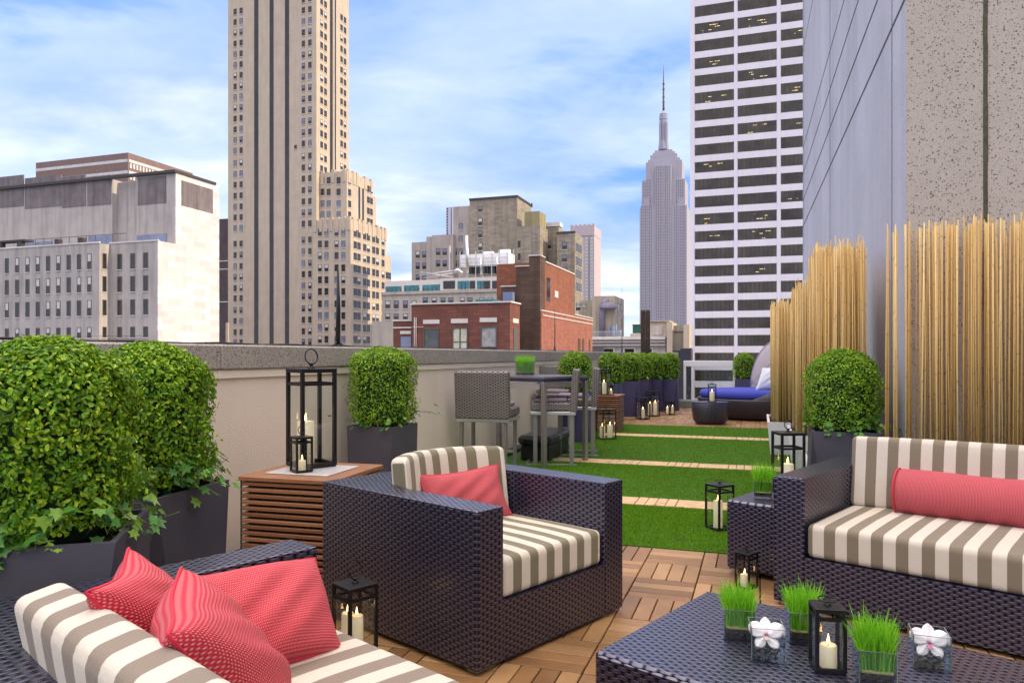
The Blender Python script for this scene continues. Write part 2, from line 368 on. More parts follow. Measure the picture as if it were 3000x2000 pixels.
def bamboomat():
    m, t, b, o = newmat('bamboo_stalk'); g = t.nodes.new('ShaderNodeObjectInfo'); gi = t.nodes.new('ShaderNodeNewGeometry'); v = objco(t)
    rn = mth(t, 'FRACT', mth(t, 'ADD', g.outputs['Random'], gi.outputs['Random Per Island']))
    nz = noise(t, v, 3, 5, .6, stretch=(20, 20, 1))
    f = mth(t, 'ADD', mth(t, 'MULTIPLY', rn, .6), mth(t, 'MULTIPLY', nz, .4))
    c = ramp(t, f, [(.2, (.50, .30, .085)), (.5, (.70, .46, .16)), (.85, (.82, .64, .31))])
    s = t.nodes.new('ShaderNodeSeparateXYZ'); t.links.new(v, s.inputs[0])
    nodek = ramp(t, mth(t, 'FRACT', mth(t, 'ADD', mth(t, 'MULTIPLY', s.outputs[2], 2.7), rn)), [(0, .55), (.03, 1.0), (.97, 1.0), (1, .7)])
    t.links.new(mixc(t, 1.0, c, nodek, 'MULTIPLY'), b.inputs['Base Color']); b.inputs['Roughness'].default_value = .45; return m
M['bamboo'] = bamboomat()
def speckle(name, base, dark, scale, thr, rough=.85, streak=0.0, light=None, bs=.4):
    m, t, b, o = newmat(name); v = objco(t)
    vo = nd(t, 'ShaderNodeTexVoronoi', i_Scale=scale); t.links.new(v, vo.inputs[0])
    vo2 = nd(t, 'ShaderNodeTexVoronoi', i_Scale=scale * 2.3); t.links.new(v, vo2.inputs[0])
    wn = t.nodes.new('ShaderNodeSeparateColor'); t.links.new(vo.outputs['Color'], wn.inputs[0])
    r1 = mth(t, 'MULTIPLY', mth(t, 'POWER', wn.outputs[0], 3.0), thr)
    s1 = mth(t, 'LESS_THAN', vo.outputs['Distance'], r1)
    wn2 = t.nodes.new('ShaderNodeSeparateColor'); t.links.new(vo2.outputs['Color'], wn2.inputs[0])
    s2 = mth(t, 'LESS_THAN', vo2.outputs['Distance'], mth(t, 'MULTIPLY', mth(t, 'POWER', wn2.outputs[1], 2.0), thr * .8))
    f = mth(t, 'MAXIMUM', s1, mth(t, 'MULTIPLY', s2, .7))
    big = ramp(t, noise(t, v, .8, 6, .6), [(.3, .88), (.7, 1.1)]); c0 = mixc(t, 1.0, base, big, 'MULTIPLY')
    fine = ramp(t, noise(t, v, scale * 3, 3), [(.3, .85), (.7, 1.12)]); c0 = mixc(t, 1.0, c0, fine, 'MULTIPLY')
    if streak: c0 = mixc(t, 1.0, c0, ramp(t, noise(t, v, 1.5, 5, .6, stretch=(2, 2, .1)), [(.3, 1 - streak), (.6, 1.04)]), 'MULTIPLY')
    t.links.new(mixc(t, f, c0, dark), b.inputs['Base Color']); b.inputs['Roughness'].default_value = rough
    bump(t, b, mth(t, 'SUBTRACT', fine if False else noise(t, v, scale * 1.5, 3), f), bs, .006); return m
M['agg'] = speckle('exposed_aggregate', (.50, .455, .42), (.15, .125, .11), 85, .58)
M['aggside'] = speckle('aggregate_skylit_side', (.51, .51, .59), (.26, .26, .31), 110, .5, streak=.10, bs=.2)  # same aggregate, blue sky light tinted into its colour
M['coping'] = speckle('coping_aggregate', (.40, .37, .335), (.15, .13, .115), 110, .62)
M['plaster'] = facade('wall_render', (.82, .72, .61), .05, .10)
_t = M['plaster'].node_tree; bump(_t, _t.nodes['Principled BSDF'], noise(_t, objco(_t), 70, 4), .35, .01)
M['plasterband'] = plain('wall_render_band', (.86, .78, .68), .9, 0, .05, 2, bs=.2, bscale=70)

# =================================================================== SETTING
GZ = -45.0
street = struct(MB().box(-2500, 2500, -600, 4500, GZ - 1, GZ).build('street', plain('asphalt', (.05, .05, .052), .9, 0, .3, .05)))

# terrace slab, deck, lawn ------------------------------------------------
def terr(o): o.rotation_euler = (0, 0, -TH); return o
slab = terr(struct(MB().box(-3.6, 9.0, -7, 19.2, -.6, -.05).build('terrace_slab', plain('slab_concrete', (.10, .095, .09), .9))))
T = .345
def deck_region(mb, r0, r1, d0, d1, par=0, start_d=None):
    i0, i1 = math.floor(r0 / T), math.ceil(r1 / T); base = start_d if start_d is not None else d1
    n = math.ceil((d1 - d0) / T - .05)
    for i in range(i0, i1):
        for j in range(n):
            a, b = max(i * T, r0), min((i + 1) * T, r1); e1 = d1 - j * T; e0 = max(d0, e1 - T)
            if b - a < .04 or e1 - e0 < .04: continue
            c = .25 * T; zt = rng.uniform(-.0012, .0012)
            for k in range(4):
                if (i + j + par) % 2:
                    x0 = i * T + k * c + .003; x1 = x0 + c - .006; x0, x1 = max(a, x0), min(b, x1)
                    if x1 - x0 > .012: mb.box(x0, x1, e0 + .004, e1 - .004, -.03, zt + rng.uniform(-.0008, .0008), bev=.0025)
                else:
                    y0 = e1 - (k + 1) * c + .003; y1 = y0 + c - .006; y0 = max(e0, y0)
                    if y1 - y0 > .012: mb.box(a + .004, b - .004, y0, y1, -.03, zt + rng.uniform(-.0008, .0008), bev=.0025)
md = MB(); deck_region(md, -3.15, 4.4, .6, 5.02)
deck_region(md, -3.15, 2.6, 13.80, 18.55, 1)
ms = MB()
for (a, b) in ((6.40, 6.72), (8.73, 9.05), (11.80, 12.12)):
    i0, i1 = math.floor(-2.2 / T), math.ceil(.05 / T)
    for i in range(i0, i1):
        x0, x1 = i * T, (i + 1) * T
        if i % 2:
            for k in range(4): ms.box(x0 + k * T / 4 + .003, x0 + (k + 1) * T / 4 - .003, a, b, -.03, .012, bev=.0025)
        else: ms.box(x0 + .004, x1 - .004, a, b - .01, -.03, .012, bev=.003)
strips_ = terr(struct(ms.build('path_strips', M['decklight'])))
deck = terr(struct(md.build('deck', M['deck'])))
under = terr(struct(MB().box(-3.2, 5.6, -5, 5.03, -.05, -.031).box(-3.2, 3.0, 13.79, 18.6, -.05, -.031).build('deck_bed', plain('deck_bed', (.02, .016, .014), .95))))
ml = MB()
for (a, b) in ((5.03, 6.39), (6.73, 8.72), (9.06, 11.79), (12.13, 13.79)): ml.box(-3.2, 1.1, a, b, -.045, .004)
for (a, b) in ((6.39, 6.73), (8.72, 9.06), (11.79, 12.13)): ml.box(-3.2, -2.42, a, b, -.045, .003); ml.box(.02, 1.1, a, b, -.045, .003)
lawn = terr(struct(ml.build('lawn', M['lawnm'])))
# artificial grass blades
def blades(n, regs, hmin, hmax, wd):
    ar = np.array([(b[1] - b[0]) * (b[3] - b[2]) * b[4] for b in regs]); pk = rng.choice(len(regs), n, p=ar / ar.sum()); R = np.array(regs)[pk]
    x = R[:, 0] + rng.random(n) * (R[:, 1] - R[:, 0]); y = R[:, 2] + rng.random(n) * (R[:, 3] - R[:, 2])
    th = rng.random(n) * 6.283; ln = rng.normal(0, .35, (n, 2)); h = rng.uniform(hmin, hmax, n); wx = np.cos(th) * wd; wy = np.sin(th) * wd
    k = 1 + (y - 5) * .09; wx *= k; wy *= k
    V = np.zeros((n, 3, 3)); V[:, 0] = np.c_[x - wx, y - wy, np.full(n, .003)]; V[:, 1] = np.c_[x + wx, y + wy, np.full(n, .003)]
    V[:, 2] = np.c_[x + ln[:, 0] * h, y + ln[:, 1] * h, h]
    return V.reshape(-1, 3), np.arange(n * 3).reshape(n, 3)
V, F = blades(230000, [(-2.4, 1.0, 5.03, 6.39, 3.2), (-2.6, 1.0, 6.73, 8.72, 1.5), (-2.8, 1.0, 9.06, 11.79, .8), (-2.9, 1.0, 12.13, 13.79, .6),
                       (.02, 1.0, 6.39, 6.73, 3), (.02, 1.0, 8.72, 9.06, 1.5), (.02, 1., 11.79, 12.13, .8)], .010, .024, .0022)
turf = terr(struct(mesh_np('turf_grass', V, F, M['blade']), 'stuff'))
tag(turf, 'short bright green artificial turf blades covering the lawn strips', 'grass')
# far curb
curb = terr(struct(MB().box(-1.92, 4.2, 18.60, 18.85, -.05, .17, bev=.01).build('curb', plain('curb_concrete', (.20, .20, .18), .9, 0, .2, 3))))

# ------------------------------------------------------------------ parapet
pw = thing('parapet_wall', 'long beige rendered parapet wall with a speckled concrete coping along the lawn', 'wall', TW(-3.2, 6), -TH)
def ploc(x0, x1, y0, y1, z0, z1, bev=0): return (x0 + 3.2, x1 + 3.2, y0 - 6, y1 - 6, z0, z1, 0, bev)
mb = MB().box(*ploc(-3.45, -3.2, -6, 18.9, -.5, 1.155)); mb.box(*ploc(-3.2, -1.98, 18.62, 18.9, -.5, 1.155)); mb.build('wall', M['plaster'], pw)
MB().box(*ploc(-3.46, -3.182, -6, 18.6, 1.155, 1.205)).box(*ploc(-3.182, -1.97, 18.60, 18.91, 1.155, 1.205)).build('band', M['plasterband'], pw)
mb = MB(); d = -6.0
while d < 18.5:
    e = min(d + 2.44, 18.55); mb.box(*ploc(-3.62, -3.165, d + .003, e - .003, 1.205, 1.368, bev=.012)); d += 2.44
mb.box(*ploc(-3.165, -1.95, 18.57, 18.95, 1.205, 1.368, bev=.012)); mb.build('coping', M['coping'], pw)
mb = MB().box(*ploc(-3.19, -3.06, 3, 13.7, 0, .05)); mb.build('black_skirting', M['darkroof'], pw)
# cable along the coping
pts = []
for i in range(90):
    d = -2 + i * .22; pts.append(TW(-3.36 + .012 * math.sin(i * .7), d, 1.376 + .004 * math.sin(i * 1.9)))
tag(MB().tube(pts, .008, 6).build('cable', M['blackmetal']), 'thin black cable lying along the top of the parapet coping', 'cable')
def rod(u, vtop, label, thick=.010, r=-3.36, knots=()):
    d = d_on(u, r); z = zof(vtop, r, d); o = thing('lightning_rod', label, 'lightning rod', TW(r, d, 1.368), -TH, 'thin rods on the parapet')
    m = MB(); hh = z - 1.368; m.tube([(0, 0, .02), (.004, 0, hh * .5), (0, 0, hh)], [thick, thick * .8, thick * .35], 6); m.build('rod', M['blackmetal'], o)
    b = MB(); b.lathe([(.045, 0), (.045, .012), (.018, .025), (.016, .07), (.010, .08)], 10); b.tube([(.02, -.1, .01), (.0, 0, .05), (-.02, .12, .01)], .008, 5); b.build('base', M['blackmetal'], o)
    return o
rod(990, 790, 'tall tapering black rod clamped on the parapet in front of the tall tan tower', .022)
rod(1625, 905, 'thin rod standing on the parapet in front of the red brick side wall', .008)
rod(1822, 842, 'thin rod on the parapet in front of the beige building with the duct', .010)

# ------------------------------------------------------------------ buildings
WM = {}
def winmesh(style, wd, h):
    k = (style, round(wd, 2), round(h, 2))
    if k in WM: return WM[k]
    m = MB(); f = min(.12, wd * .11); P = .0
    fr = 0; mats = [M['frame'], M['pane'], M['blind'], M['paneblue'], M['framel']]
    x = wd / 2; z = h / 2
    m.box(-x, -x + f, -.06, .02, -z, z); m.box(x - f, x, -.06, .02, -z, z); m.box(-x + f, x - f, -.06, .02, z - f, z); m.box(-x + f, x - f, -.06, .02, -z, -z + f)
    if style == 'plain': m.box(-x + f, x - f, -.03, .02, -z + f, z - f, 1)
    else:
        up, lo = {'dark': (1, 1), 'blue': (3, 3), 'blind': (2, 1), 'half': (3, 1), 'white': (2, 2)}[style]
        m.box(-x + f, x - f, -.04, .02, -f * .4, f * .4)
        m.box(-x + f, x - f, -.03, .015, f * .4, z - f, up); m.box(-x + f, x - f, -.02, .015, -z + f, -f * .4, lo)
    m.box(-x - f * .5, x + f * .5, -.14, .02, -z - f * 1.1, -z, 4)
    me = bpy.data.meshes.new('window'); me.from_pydata(m.v, [], m.f)
    for q in mats: me.materials.append(q)
    me.polygons.foreach_set('material_index', m.m); WM[k] = (me, m, mats); return WM[k]
class Bld:
    def __init__(s, name, label, cat, r, d):
        s.r, s.d = r, d; s.o = thing(name, label, cat, TW(r, d, GZ), -TH); s.w = []
    def blk(s, r0, r1, d0, d1, z0, z1, mat, name='wall', bev=0):
        return MB().box(r0 - s.r, r1 - s.r, d0 - s.d, d1 - s.d, z0 - GZ, z1 - GZ, 0, bev).build(name, mat, s.o)
    def boxes(s, lst, mat, name):
        m = MB()
        for (r0, r1, d0, d1, z0, z1) in lst: m.box(r0 - s.r, r1 - s.r, d0 - s.d, d1 - s.d, z0 - GZ, z1 - GZ)
        return m.build(name, mat, s.o)
    def winF(s, d, u, v, wp, hp, style='dark'):
        r = r_on(u, d); Y = Yof(r, d); s.w.append((Y, r, d - .0, zof(v, r, d), 0, style, wp * Y / FPX, hp * Y / FPX))
    def winS(s, r, u, z, wm, hm, style='dark'):
        d = d_on(u, r); s.w.append((Yof(r, d), r, d, z, 1, style, wm, hm))
    def flush(s, step=.25):
        s.w.sort(key=lambda q: q[0]); rest = MB(); rm = None
        for i, (Y, r, d, z, side, st, wd, h) in enumerate(s.w):
            wd = round(wd / .05) * .05; h = round(h / .05) * .05; me, m, mats = winmesh(st, wd, h)
            if i < 100:
                o = bpy.data.objects.new('window', me); COL.objects.link(o); o.parent = s.o
                o.location = (r - s.r, d - s.d, z - GZ); o.rotation_euler = (0, 0, math.pi / 2 if side else 0)
            else:
                rm = mats; Mt = Matrix.Translation((r - s.r, d - s.d, z - GZ)) @ Matrix.Rotation(math.pi / 2 if side else 0, 4, 'Z')
                o_ = len(rest.v); rest.v += [tuple(Mt @ Vector(p)) for p in m.v]
                rest.f += [tuple(a + o_ for a in f) for f in m.f]; rest.m += m.m; rest.sm += m.sm
        if rm: struct(rest.build('window', rm, s.o), 'stuff')
def sty(pr=(('dark', .45), ('blue', .2), ('blind', .15), ('half', .2))):
    x = random.random(); a = 0
    for k, p in pr:
        a += p
        if x < a: return k
    return 'dark'

# 1. tall tan tower -------------------------------------------------------
tan = facade('tan_masonry', (.46, .385, .315), .08, .12)
rc, dc = rd(927, 200); b = Bld('office_tower', 'very tall tan masonry tower with three dark vertical window strips and stepped wings', 'tower', rc, dc)
rl = r_on(668, dc); dS = d_on(1022, rc)
b.blk(rl, rc, dc, dS, GZ, 150, tan)
strips = []
for (a, c) in ((745, 757), (790, 801.5), (835, 847)):
    b.boxes([(r_on(a, dc), r_on(c, dc), dc - .06, dc + .1, GZ, 149)], M['pane'], 'window_strip')
for (a, c) in ((966.5, 972.5), (978, 984)):
    b.boxes([(rc - .1, rc + .06, d_on(a, rc), d_on(c, rc), 40, 149)], M['pane'], 'window_strip')
    # light spandrel between strips
b.boxes([(rc - .1, rc + .35, d_on(973.3, rc), d_on(977.2, rc), 40, 149)], tan, 'pier')
rows = [-7, 25] + [25 + 32.7 * i for i in range(1, 13)] + [455, 488, 521, 554.5, 588, 620.5, 653.5, 701, 735, 769.5, 802, 836, 867, 903, 936, 970, 1001]
cw = (('dark', .35), ('blue', .25), ('blind', .15), ('half', .25))
zr = [zof(v, rc, dc) for v in rows]
for z, v in zip(zr, rows):
    for u in (689, 706.5, 889, 908):
        r = r_on(u, dc); s_ = 1.0; b.w.append((Yof(r, dc), r, dc, z, 0, sty(cw) if v < 520 else sty(), 11.5 * 200 / FPX, 19 * 200 / FPX))
    if v < 495:
        for u in (942, 953.5, 1000.5, 1010.5): b.winS(rc, u, z, 1.3, 1.8, sty((('dark', .8), ('blind', .2))))
r = r_on(866, dc); b.w.append((199, r, dc, zof(431, r, dc), 0, 'plain', .9, 1.1))
# wing tiers
d1 = d_on(937, rc); r1 = r_on(1016, d1); zt1 = zof(500, r1, d1); dw1 = d_on(1090, r1)
b.blk(rc - 2, r1, d1, dw1, GZ, zt1, tan, 'wing'); b.blk(r1 - 4, r1 + .01, dw1, d_on(1102, r1), GZ, zof(572, r1, dw1), tan, 'wing')
d2 = dc - .8; r2 = r_on(1027, d2); zt2 = zof(641, r2, d2); dw2 = d_on(1131, r2)
b.blk(r_on(917, d2), r2, d2, dw2, GZ, zt2, tan, 'wing'); b.blk(r2 - 6, r2 - .02, dw2, d_on(1146, r2), GZ, zof(748, r2, dw2), tan, 'wing')
cren = []
for u in (919, 936, 950, 966, 984, 1002, 1017): rr = r_on(u, d2); cren.append((rr, rr + .9, d2 - .15, d2 + .6, zt2 - 3, zt2 + .7))
for u in (1034, 1050, 1062, 1078, 1090, 1104, 1118, 1127): q = d_on(u, r2); cren.append((r2 - .6, r2 + .15, q, q + 1.2, zt2 - 3, zt2 + .7))
for u in (940, 972, 1004): rr = r_on(u, d1); cren.append((rr, rr + .9, d1 - .15, d1 + .5, zt1 - 3, zt1 + .6))
for u in (1019, 1034, 1044, 1068, 1086): q = d_on(u, r1); cren.append((r1 - .6, r1 + .15, q, q + 1.3, zt1 - 3, zt1 + .6))
for q_ in cren: b.boxes([q_], tan, 'crenellation')
for v in (529, 563, 597, 629):
    for u in (945, 963, 992): b.winF(d1, u, v, 13, 20, sty((('dark', .4), ('blue', .6))))
    z = zof(v, r_on(992, d1), d1)
    for u in (1024, 1079, 1088): b.winS(r1, u, z, 1.5, 1.9, 'dark')
for (a, c) in ((1050, 1055), (1061, 1066)): b.boxes([(r1 - .1, r1 + .05, d_on(a, r1), d_on(c, r1), zt2, zt1 - 3)], M['pane'], 'window_strip')
for v in (681, 715.5, 749, 785, 820, 854, 890, 924.5, 959, 994):
    for u in (937.5, 956.5, 986, 1006): b.winF(d2, u, v, 13, 21, sty((('dark', .5), ('blue', .3), ('blind', .2))))
    z = zof(v, r_on(1006, d2), d2)
    for u in (1040.5, 1051.5, 1068, 1079, 1094.5, 1105.5, 1122): b.winS(r2, u, z, 1.7, 2.0, sty((('dark', .85), ('blind', .15))))
    if v > 760:
        for u in (1134, 1141): b.winS(r2 - .02, u, z, 1.7, 2.0, 'dark')
b.flush()

# 2. pale concrete building on the left --------------------------------------
conc = facade('pale_concrete', (.39, .36, .36), .10, .28); concw = facade('white_painted_wall', (.66, .62, .65), .05, .06, brick=(3, 1.1, .86))
rc, dc = rd(512, 130); b = Bld('concrete_building', 'pale weathered concrete building with rows of tall dark windows and louvred top storey', 'building', rc, dc)
d2 = d_on(460, rc); dE = d_on(639, rc); zt = zof(507, rc, dc)
rL = r_on(-260, d2)
ro = r_on(329, dc)
wall = b.blk(rL, ro, dc, dE, GZ, zt, conc)
b.blk(ro, r_on(400, dc), dc + 1.2, dE, GZ, zt - .4, conc); b.blk(r_on(400, dc), rc, dc, dE, GZ, zt, conc)
b.boxes([(rc, rc + .25, dc, dE, GZ, zt + .1), (rc - .01, rc + .25, d2, dc, GZ, zof(705, rc, d2))], concw, 'side_wall')
b.boxes([(rL, rc + .3, dc - .5, dc + .1, zt, zt + .5), (rc + .2, rc + .45, dc - .5, dE - 1, zt, zt + .5)], M['darkroof'], 'roof_edge')
louv = facade('louvre_panel', (.17, .145, .16), .25, .35)
def pan(d, ua, ub, va, vb, name, mat, pr=.08):
    ra, rb = r_on(ua, d), r_on(ub, d); b.boxes([(ra, rb, d - pr, d + .1, zof(vb, rb, d), zof(va, rb, d))], mat, name)
for (a, c, va, vb) in ((-150, 70, 512, 603), (74, 180, 512, 603), (182, 252, 512, 603), (257, 326, 512, 598), (404, 487, 515, 594)): pan(dc, a, c, va, vb, 'louvre', louv)
b.boxes([(rc + .2, rc + .33, d_on(528, rc), d_on(620, rc), zof(610, rc, d_on(560, rc)), zt - 1)], louv, 'louvre')
pan(dc, 75, 152, 706, 740, 'clerestory', M['paneblue']); pan(dc, 260, 330, 688, 740, 'clerestory', M['paneblue']); pan(dc, 402, 489, 684, 740, 'clerestory', M['paneblue'])
zl = zof(706, rc, d2); ri = r_on(320, d2 ); 
b.blk(r_on(300, d2), rc, d2, dc, GZ, zl, conc); dF = d2 - 2.2; rF = r_on(291, dF)
b.blk(rL, rF, dF, dc, GZ, zof(712, rF, dF), conc)
b.boxes([(rL, rF + .1, dF - .12, dF + .2, zof(712, rF, dF), zof(712, rF, dF) + .25), (rF, rc + .3, d2 - .12, d2 + .2, zl, zl + .25)], concw, 'ledge')
for vi, v in enumerate((767, 834, 903, 972)):
    for i in range(-4, 9):
        u = 262 + (i - 8) * 30.2; k = 1.0
        r = r_on(u, dF); b.w.append((130, r, dF, zof((v - 1) if vi < 3 else v + 2, r_on(262, dF), dF), 0, 'blind' if random.random() < .35 else 'plain', .95, 2.75 if vi < 3 else 1.9))
    for u in (351, 389, 427): r = r_on(u, d2); b.w.append((130, r, d2, zof((v - 4) if vi < 3 else v, r_on(427, d2), d2), 0, 'plain', 1.05, 2.75 if vi < 3 else 1.9))
    b.winS(rF, 306, zof(v - 2 if vi < 3 else v + 1, rF, dF + 1), .85, 2.75 if vi < 3 else 1.9, 'plain')
b.boxes([(rL, rc, dF - 1.0, dF - .95, zof(986, rF, dF), zof(986, rF, dF) + .06), (rL, rc, dF - 1.0, dF - .95, zof(994, rF, dF), zof(994, rF, dF) + .06)]
        + [(rL + i * 1.5, rL + i * 1.5 + .06, dF - 1.0, dF - .94, zof(1000, rF, dF), zof(984, rF, dF)) for i in range(28)], M['darkroof'], 'railing')
b.boxes([(rL, rc + .2, dF - 1.2, dF, GZ, zof(1000, rF, dF))], concw, 'ledge')
for (u, v) in ((60, 712), (170, 704), (240, 697), (3, 716)):
    r = r_on(u, dF + .5); z = zof(712, rF, dF); b.boxes([(r - .4, r + .5, dF + .1, dF + 1.0, z + .25, z + 1.2)], M['darkroof'], 'roof_fan')
r0_, r1_ = r_on(-30, dF + .3), r_on(75, dF + .3); b.boxes([(r0_, r1_, dF + .2, dF + 2, zof(712, rF, dF) + 1.3, zof(712, rF, dF) + 1.6)], M['darkroof'], 'canopy')
r0_ = r_on(75, dF); b.boxes([(r0_, r_on(365, dF), dF + .3, dF + .36, zof(700, rF, dF) + .7, zof(700, rF, dF) + .78)] + [(r0_ + i * 2, r0_ + i * 2 + .05, dF + .3, dF + .36, zof(712, rF, dF), zof(700, rF, dF) + .7) for i in range(9)], M['darkroof'], 'railing')
b.flush()

# 3. brown banded building behind ---------------------------------------------
brown = facade('brown_stone', (.20, .13, .125), .1, .1)
rc, dc = rd(375, 350); b = Bld('banded_office_block', 'dark brown flat roofed block with pale window bands rising behind the concrete building', 'building', rc, dc)
zt = zof(447, rc, dc); b.blk(r_on(105, dc), rc, dc, d_on(565, rc), GZ, zt, brown)
for i in range(5):
    z = zt - 4.4 - i * 5.4
    b.boxes([(r_on(106, dc), rc - .3, dc - .08, dc + .1, z, z + 1.4), (rc - .1, rc + .08, dc + .5, d_on(564, rc), z, z + 1.4)], M['blind'], 'window_band')
    for j in range(22):
        q = dc + 1 + j * (d_on(564, rc) - dc) / 22; b.boxes([(rc - .1, rc + .25, q, q + 1.0, z - 2.8, z - .4)], M['blind'], 'window') if i < 3 else None
b.flush()
dark = facade('black_brown_stone', (.07, .05, .06), .2, .1)
rc, dc = rd(672, 300); b = Bld('dark_slab_tower', 'narrow dark brown slab squeezed between white wall and tan tower', 'building', rc, dc)
zt = zof(640, rc, dc); b.blk(r_on(628, dc), rc, dc, dc + 25, GZ, zt, dark)
for v in (765, 789, 885): z = zof(v, rc, dc); b.boxes([(r_on(628, dc), rc, dc - .1, dc + .1, z, z + .35)], M['blind'], 'ledge')
rc, dc = rd(672, 196); b = Bld('low_annex', 'small pale annex wall at foot of the tan tower', 'building', rc, dc); b.blk(r_on(661, dc), r_on(667.5, dc), dc, dc + .5, GZ, zof(945, rc, dc), tan)

# 4. grey mid-rise ----------------------------------------------------------
grey = facade('grey_brown_masonry', (.29, .255, .21), .14, .3, brick=(1.6, .5, .9)); greyl = facade('lilac_grey_masonry', (.36, .315, .30), .1, .2)
rc, dc = rd(1515, 180); b = Bld('stepped_building', 'grey brown stepped masonry building with blank upper block behind the brick building', 'building', rc, dc)
def fb(ua, ub, vt, d, dep, mat, name='wall'): rb = r_on(ub, d); b.blk(r_on(ua, d), rb, d, d + dep, GZ, zof(vt, rb, d), mat, name); return rb
fb(1376, 1515, 578, dc, d_on(1556, rc) - dc, grey); b.boxes([(r_on(1375, dc), rc + .2, dc - .25, dc + .2, zof(578, rc, dc), zof(578, rc, dc) + .5), (rc - .2, rc + .2, dc, d_on(1556, rc), zof(578, rc, dc), zof(578, rc, dc) + .5)], M['darkroof'], 'roof_edge')
fb(1327, 1376, 603, dc + .8, 9, greyl); fb(1266, 1328, 686, dc - .8, 10, greyl); fb(1249, 1266.5, 693, dc - .6, 10, greyl); fb(1206, 1250, 708, dc - .4, 10, greyl)
d3 = dc - 2; r3 = fb(1512, 1582, 660, d3, 12, grey, 'wing')
b.blk(r_on(1537, d3 + .4), r_on(1581, d3 + .4), d3 + .4, d3 + 6, zof(660, r3, d3), zof(617, r3, d3), facade('ochre_tank', (.27, .24, .13), .12, .3), 'tank_housing')
fb(1582, 1637, 665, dc + 5, 10, grey, 'wing'); b.boxes([(r_on(1586, dc + 6), r_on(1640, dc + 6), dc + 6, dc + 9, zof(668, rc, dc + 6), zof(656, rc, dc + 6))], M['blind'], 'roof_tank')
d4 = dc + 1; r4 = fb(1632, 1684, 681, d4, d_on(1708, r_on(1684, d4)) - d4, grey, 'wing')
b.boxes([(r_on(1631, d4), r4 + .15, d4 - .15, d4 + .2, zof(681, r4, d4) - .1, zof(681, r4, d4) + .35)], M['darkroof'], 'roof_edge')
for v, h in ((613, 17), (650, 22), (686, 22), (723, 22)): b.winF(dc, 1407, v, 13, h, 'blind' if v in (650, 723) else 'half')
for v in (716, 753): b.winF(d3, 1521, v, 9, 22, 'plain')
for v in (664, 700): b.winF(dc + .8, 1350, v, 13, 20, 'blue')
for v in (738, 772):
    for u in (1284, 1303, 1333, 1350): b.winF(dc - .8 if u < 1328 else dc + .8, u, v, 14, 21, 'half' if random.random() < .6 else 'dark')
for v in (746, 779, 814):
    for u in (1224, 1243, 1260): b.winF(dc - .4, u, v, 13, 21, 'half' if random.random() < .7 else 'blind')
b.winF(dc + 5, 1608, 718, 15, 23, 'half')
for v in (720, 757, 793): b.winF(d4, 1654, v, 15, 22, 'half')
for v in (722, 762, 800, 838):
    z = zof(v, r4, d4)
    for u in (1689, 1695, 1701): b.winS(r4, u, z, 1.6, 2.2, 'dark')
b.boxes([(r_on(1316, dc - 1), r_on(1320, dc - 1), dc - 1.3, dc - .8, zof(790, rc, dc), zof(712, rc, dc))], M['blind'], 'flue')
b.boxes([(r_on(1549, dc + 2), r_on(1552, dc + 2), dc + 4, dc + 4.4, zof(600, rc, dc), zof(588, rc, dc))], M['darkroof'], 'vent_pipe'); b.flush()
rc, dc = rd(1326, 420); b = Bld('slender_blue_tower', 'slender pale blue tower peeking out left of the grey stepped building', 'tower', rc, dc)
b.blk(r_on(1307, dc), rc, dc, dc + 14, GZ, zof(606, rc, dc), facade('pale_blue_panel', (.50, .52, .66), .05, .05))
for v in range(612, 690, 8): b.winF(dc, 1310.5, v, 5, 4.5, 'plain')
b.boxes([(r_on(1321, dc), r_on(1325, dc), dc - .2, dc + .1, GZ, zof(608, rc, dc))], M['paneblue'], 'window_strip'); b.flush()

# 5. white gridded tower with crenellated top -----------------------------------
lil = facade('lilac_concrete', (.46, .38, .42), .05, .08)
rc, dc = rd(1741, 620); b = Bld('crenellated_tower', 'lilac tower with a toothed roofline and two columns of bright windows', 'tower', rc, dc)
zt = zof(661, rc, dc); b.blk(r_on(1690, dc), rc - .2, dc + .5, d_on(1761, rc), GZ, zt, lil); b.blk(r_on(1671, dc), rc, dc, d_on(1761, rc), zof(689, rc, dc), zt, lil, 'crown_band')
[b.boxes([(r_on(1671 + i * 12.5, dc), r_on(1671 + i * 12.5 + 8.2, dc), dc, dc + 4, zt, zt + 1.6)], lil, 'crenellation') for i in range(6)]
for v in range(698, 900, 10):
    for u in (1712, 1718.5, 1733.5):
        if u > 1715: b.winF(dc + .45, u, v, 11, 7.6, 'white')
    b.boxes([(r_on(1725, dc), r_on(1726.6, dc), dc - .2, dc + .6, zof(v + 4, rc, dc), zof(v - 4, rc, dc))], M['paneblue'], 'window_slot')
b.flush()

# 6. low block with teal ribbon windows --------------------------------------
cream = facade('grey_cream_masonry', (.42, .38, .35), .08, .2)
rc, dc = rd(1512, 150); b = Bld('ribbon_window_building', 'low pale building with a teal glazed top storey and rooftop plant', 'building', rc, dc)
b.blk(r_on(1119, dc), rc, dc, dc + 14, GZ, zof(853, rc, dc), cream); b.blk(r_on(1095, dc + 1), r_on(1160, dc + 1), dc + .3, dc + 10, GZ, zof(940, r_on(1119, dc), dc), cream)
b.boxes([(r_on(1118, dc), rc + .2, dc - .3, dc + .2, zof(853, rc, dc), zof(853, rc, dc) + .6)], cream, 'cornice')
e = dc + 1.5; rm = r_on(1293, e)
b.blk(r_on(1128, e), rm, e, e + 10, zof(853, rc, e), zof(818, rm, e), M['framel'], 'penthouse'); b.blk(rm, r_on(1510, e - .6), e - .6, e + 10, zof(853, rc, e), zof(809, rc, e), M['framel'], 'penthouse')
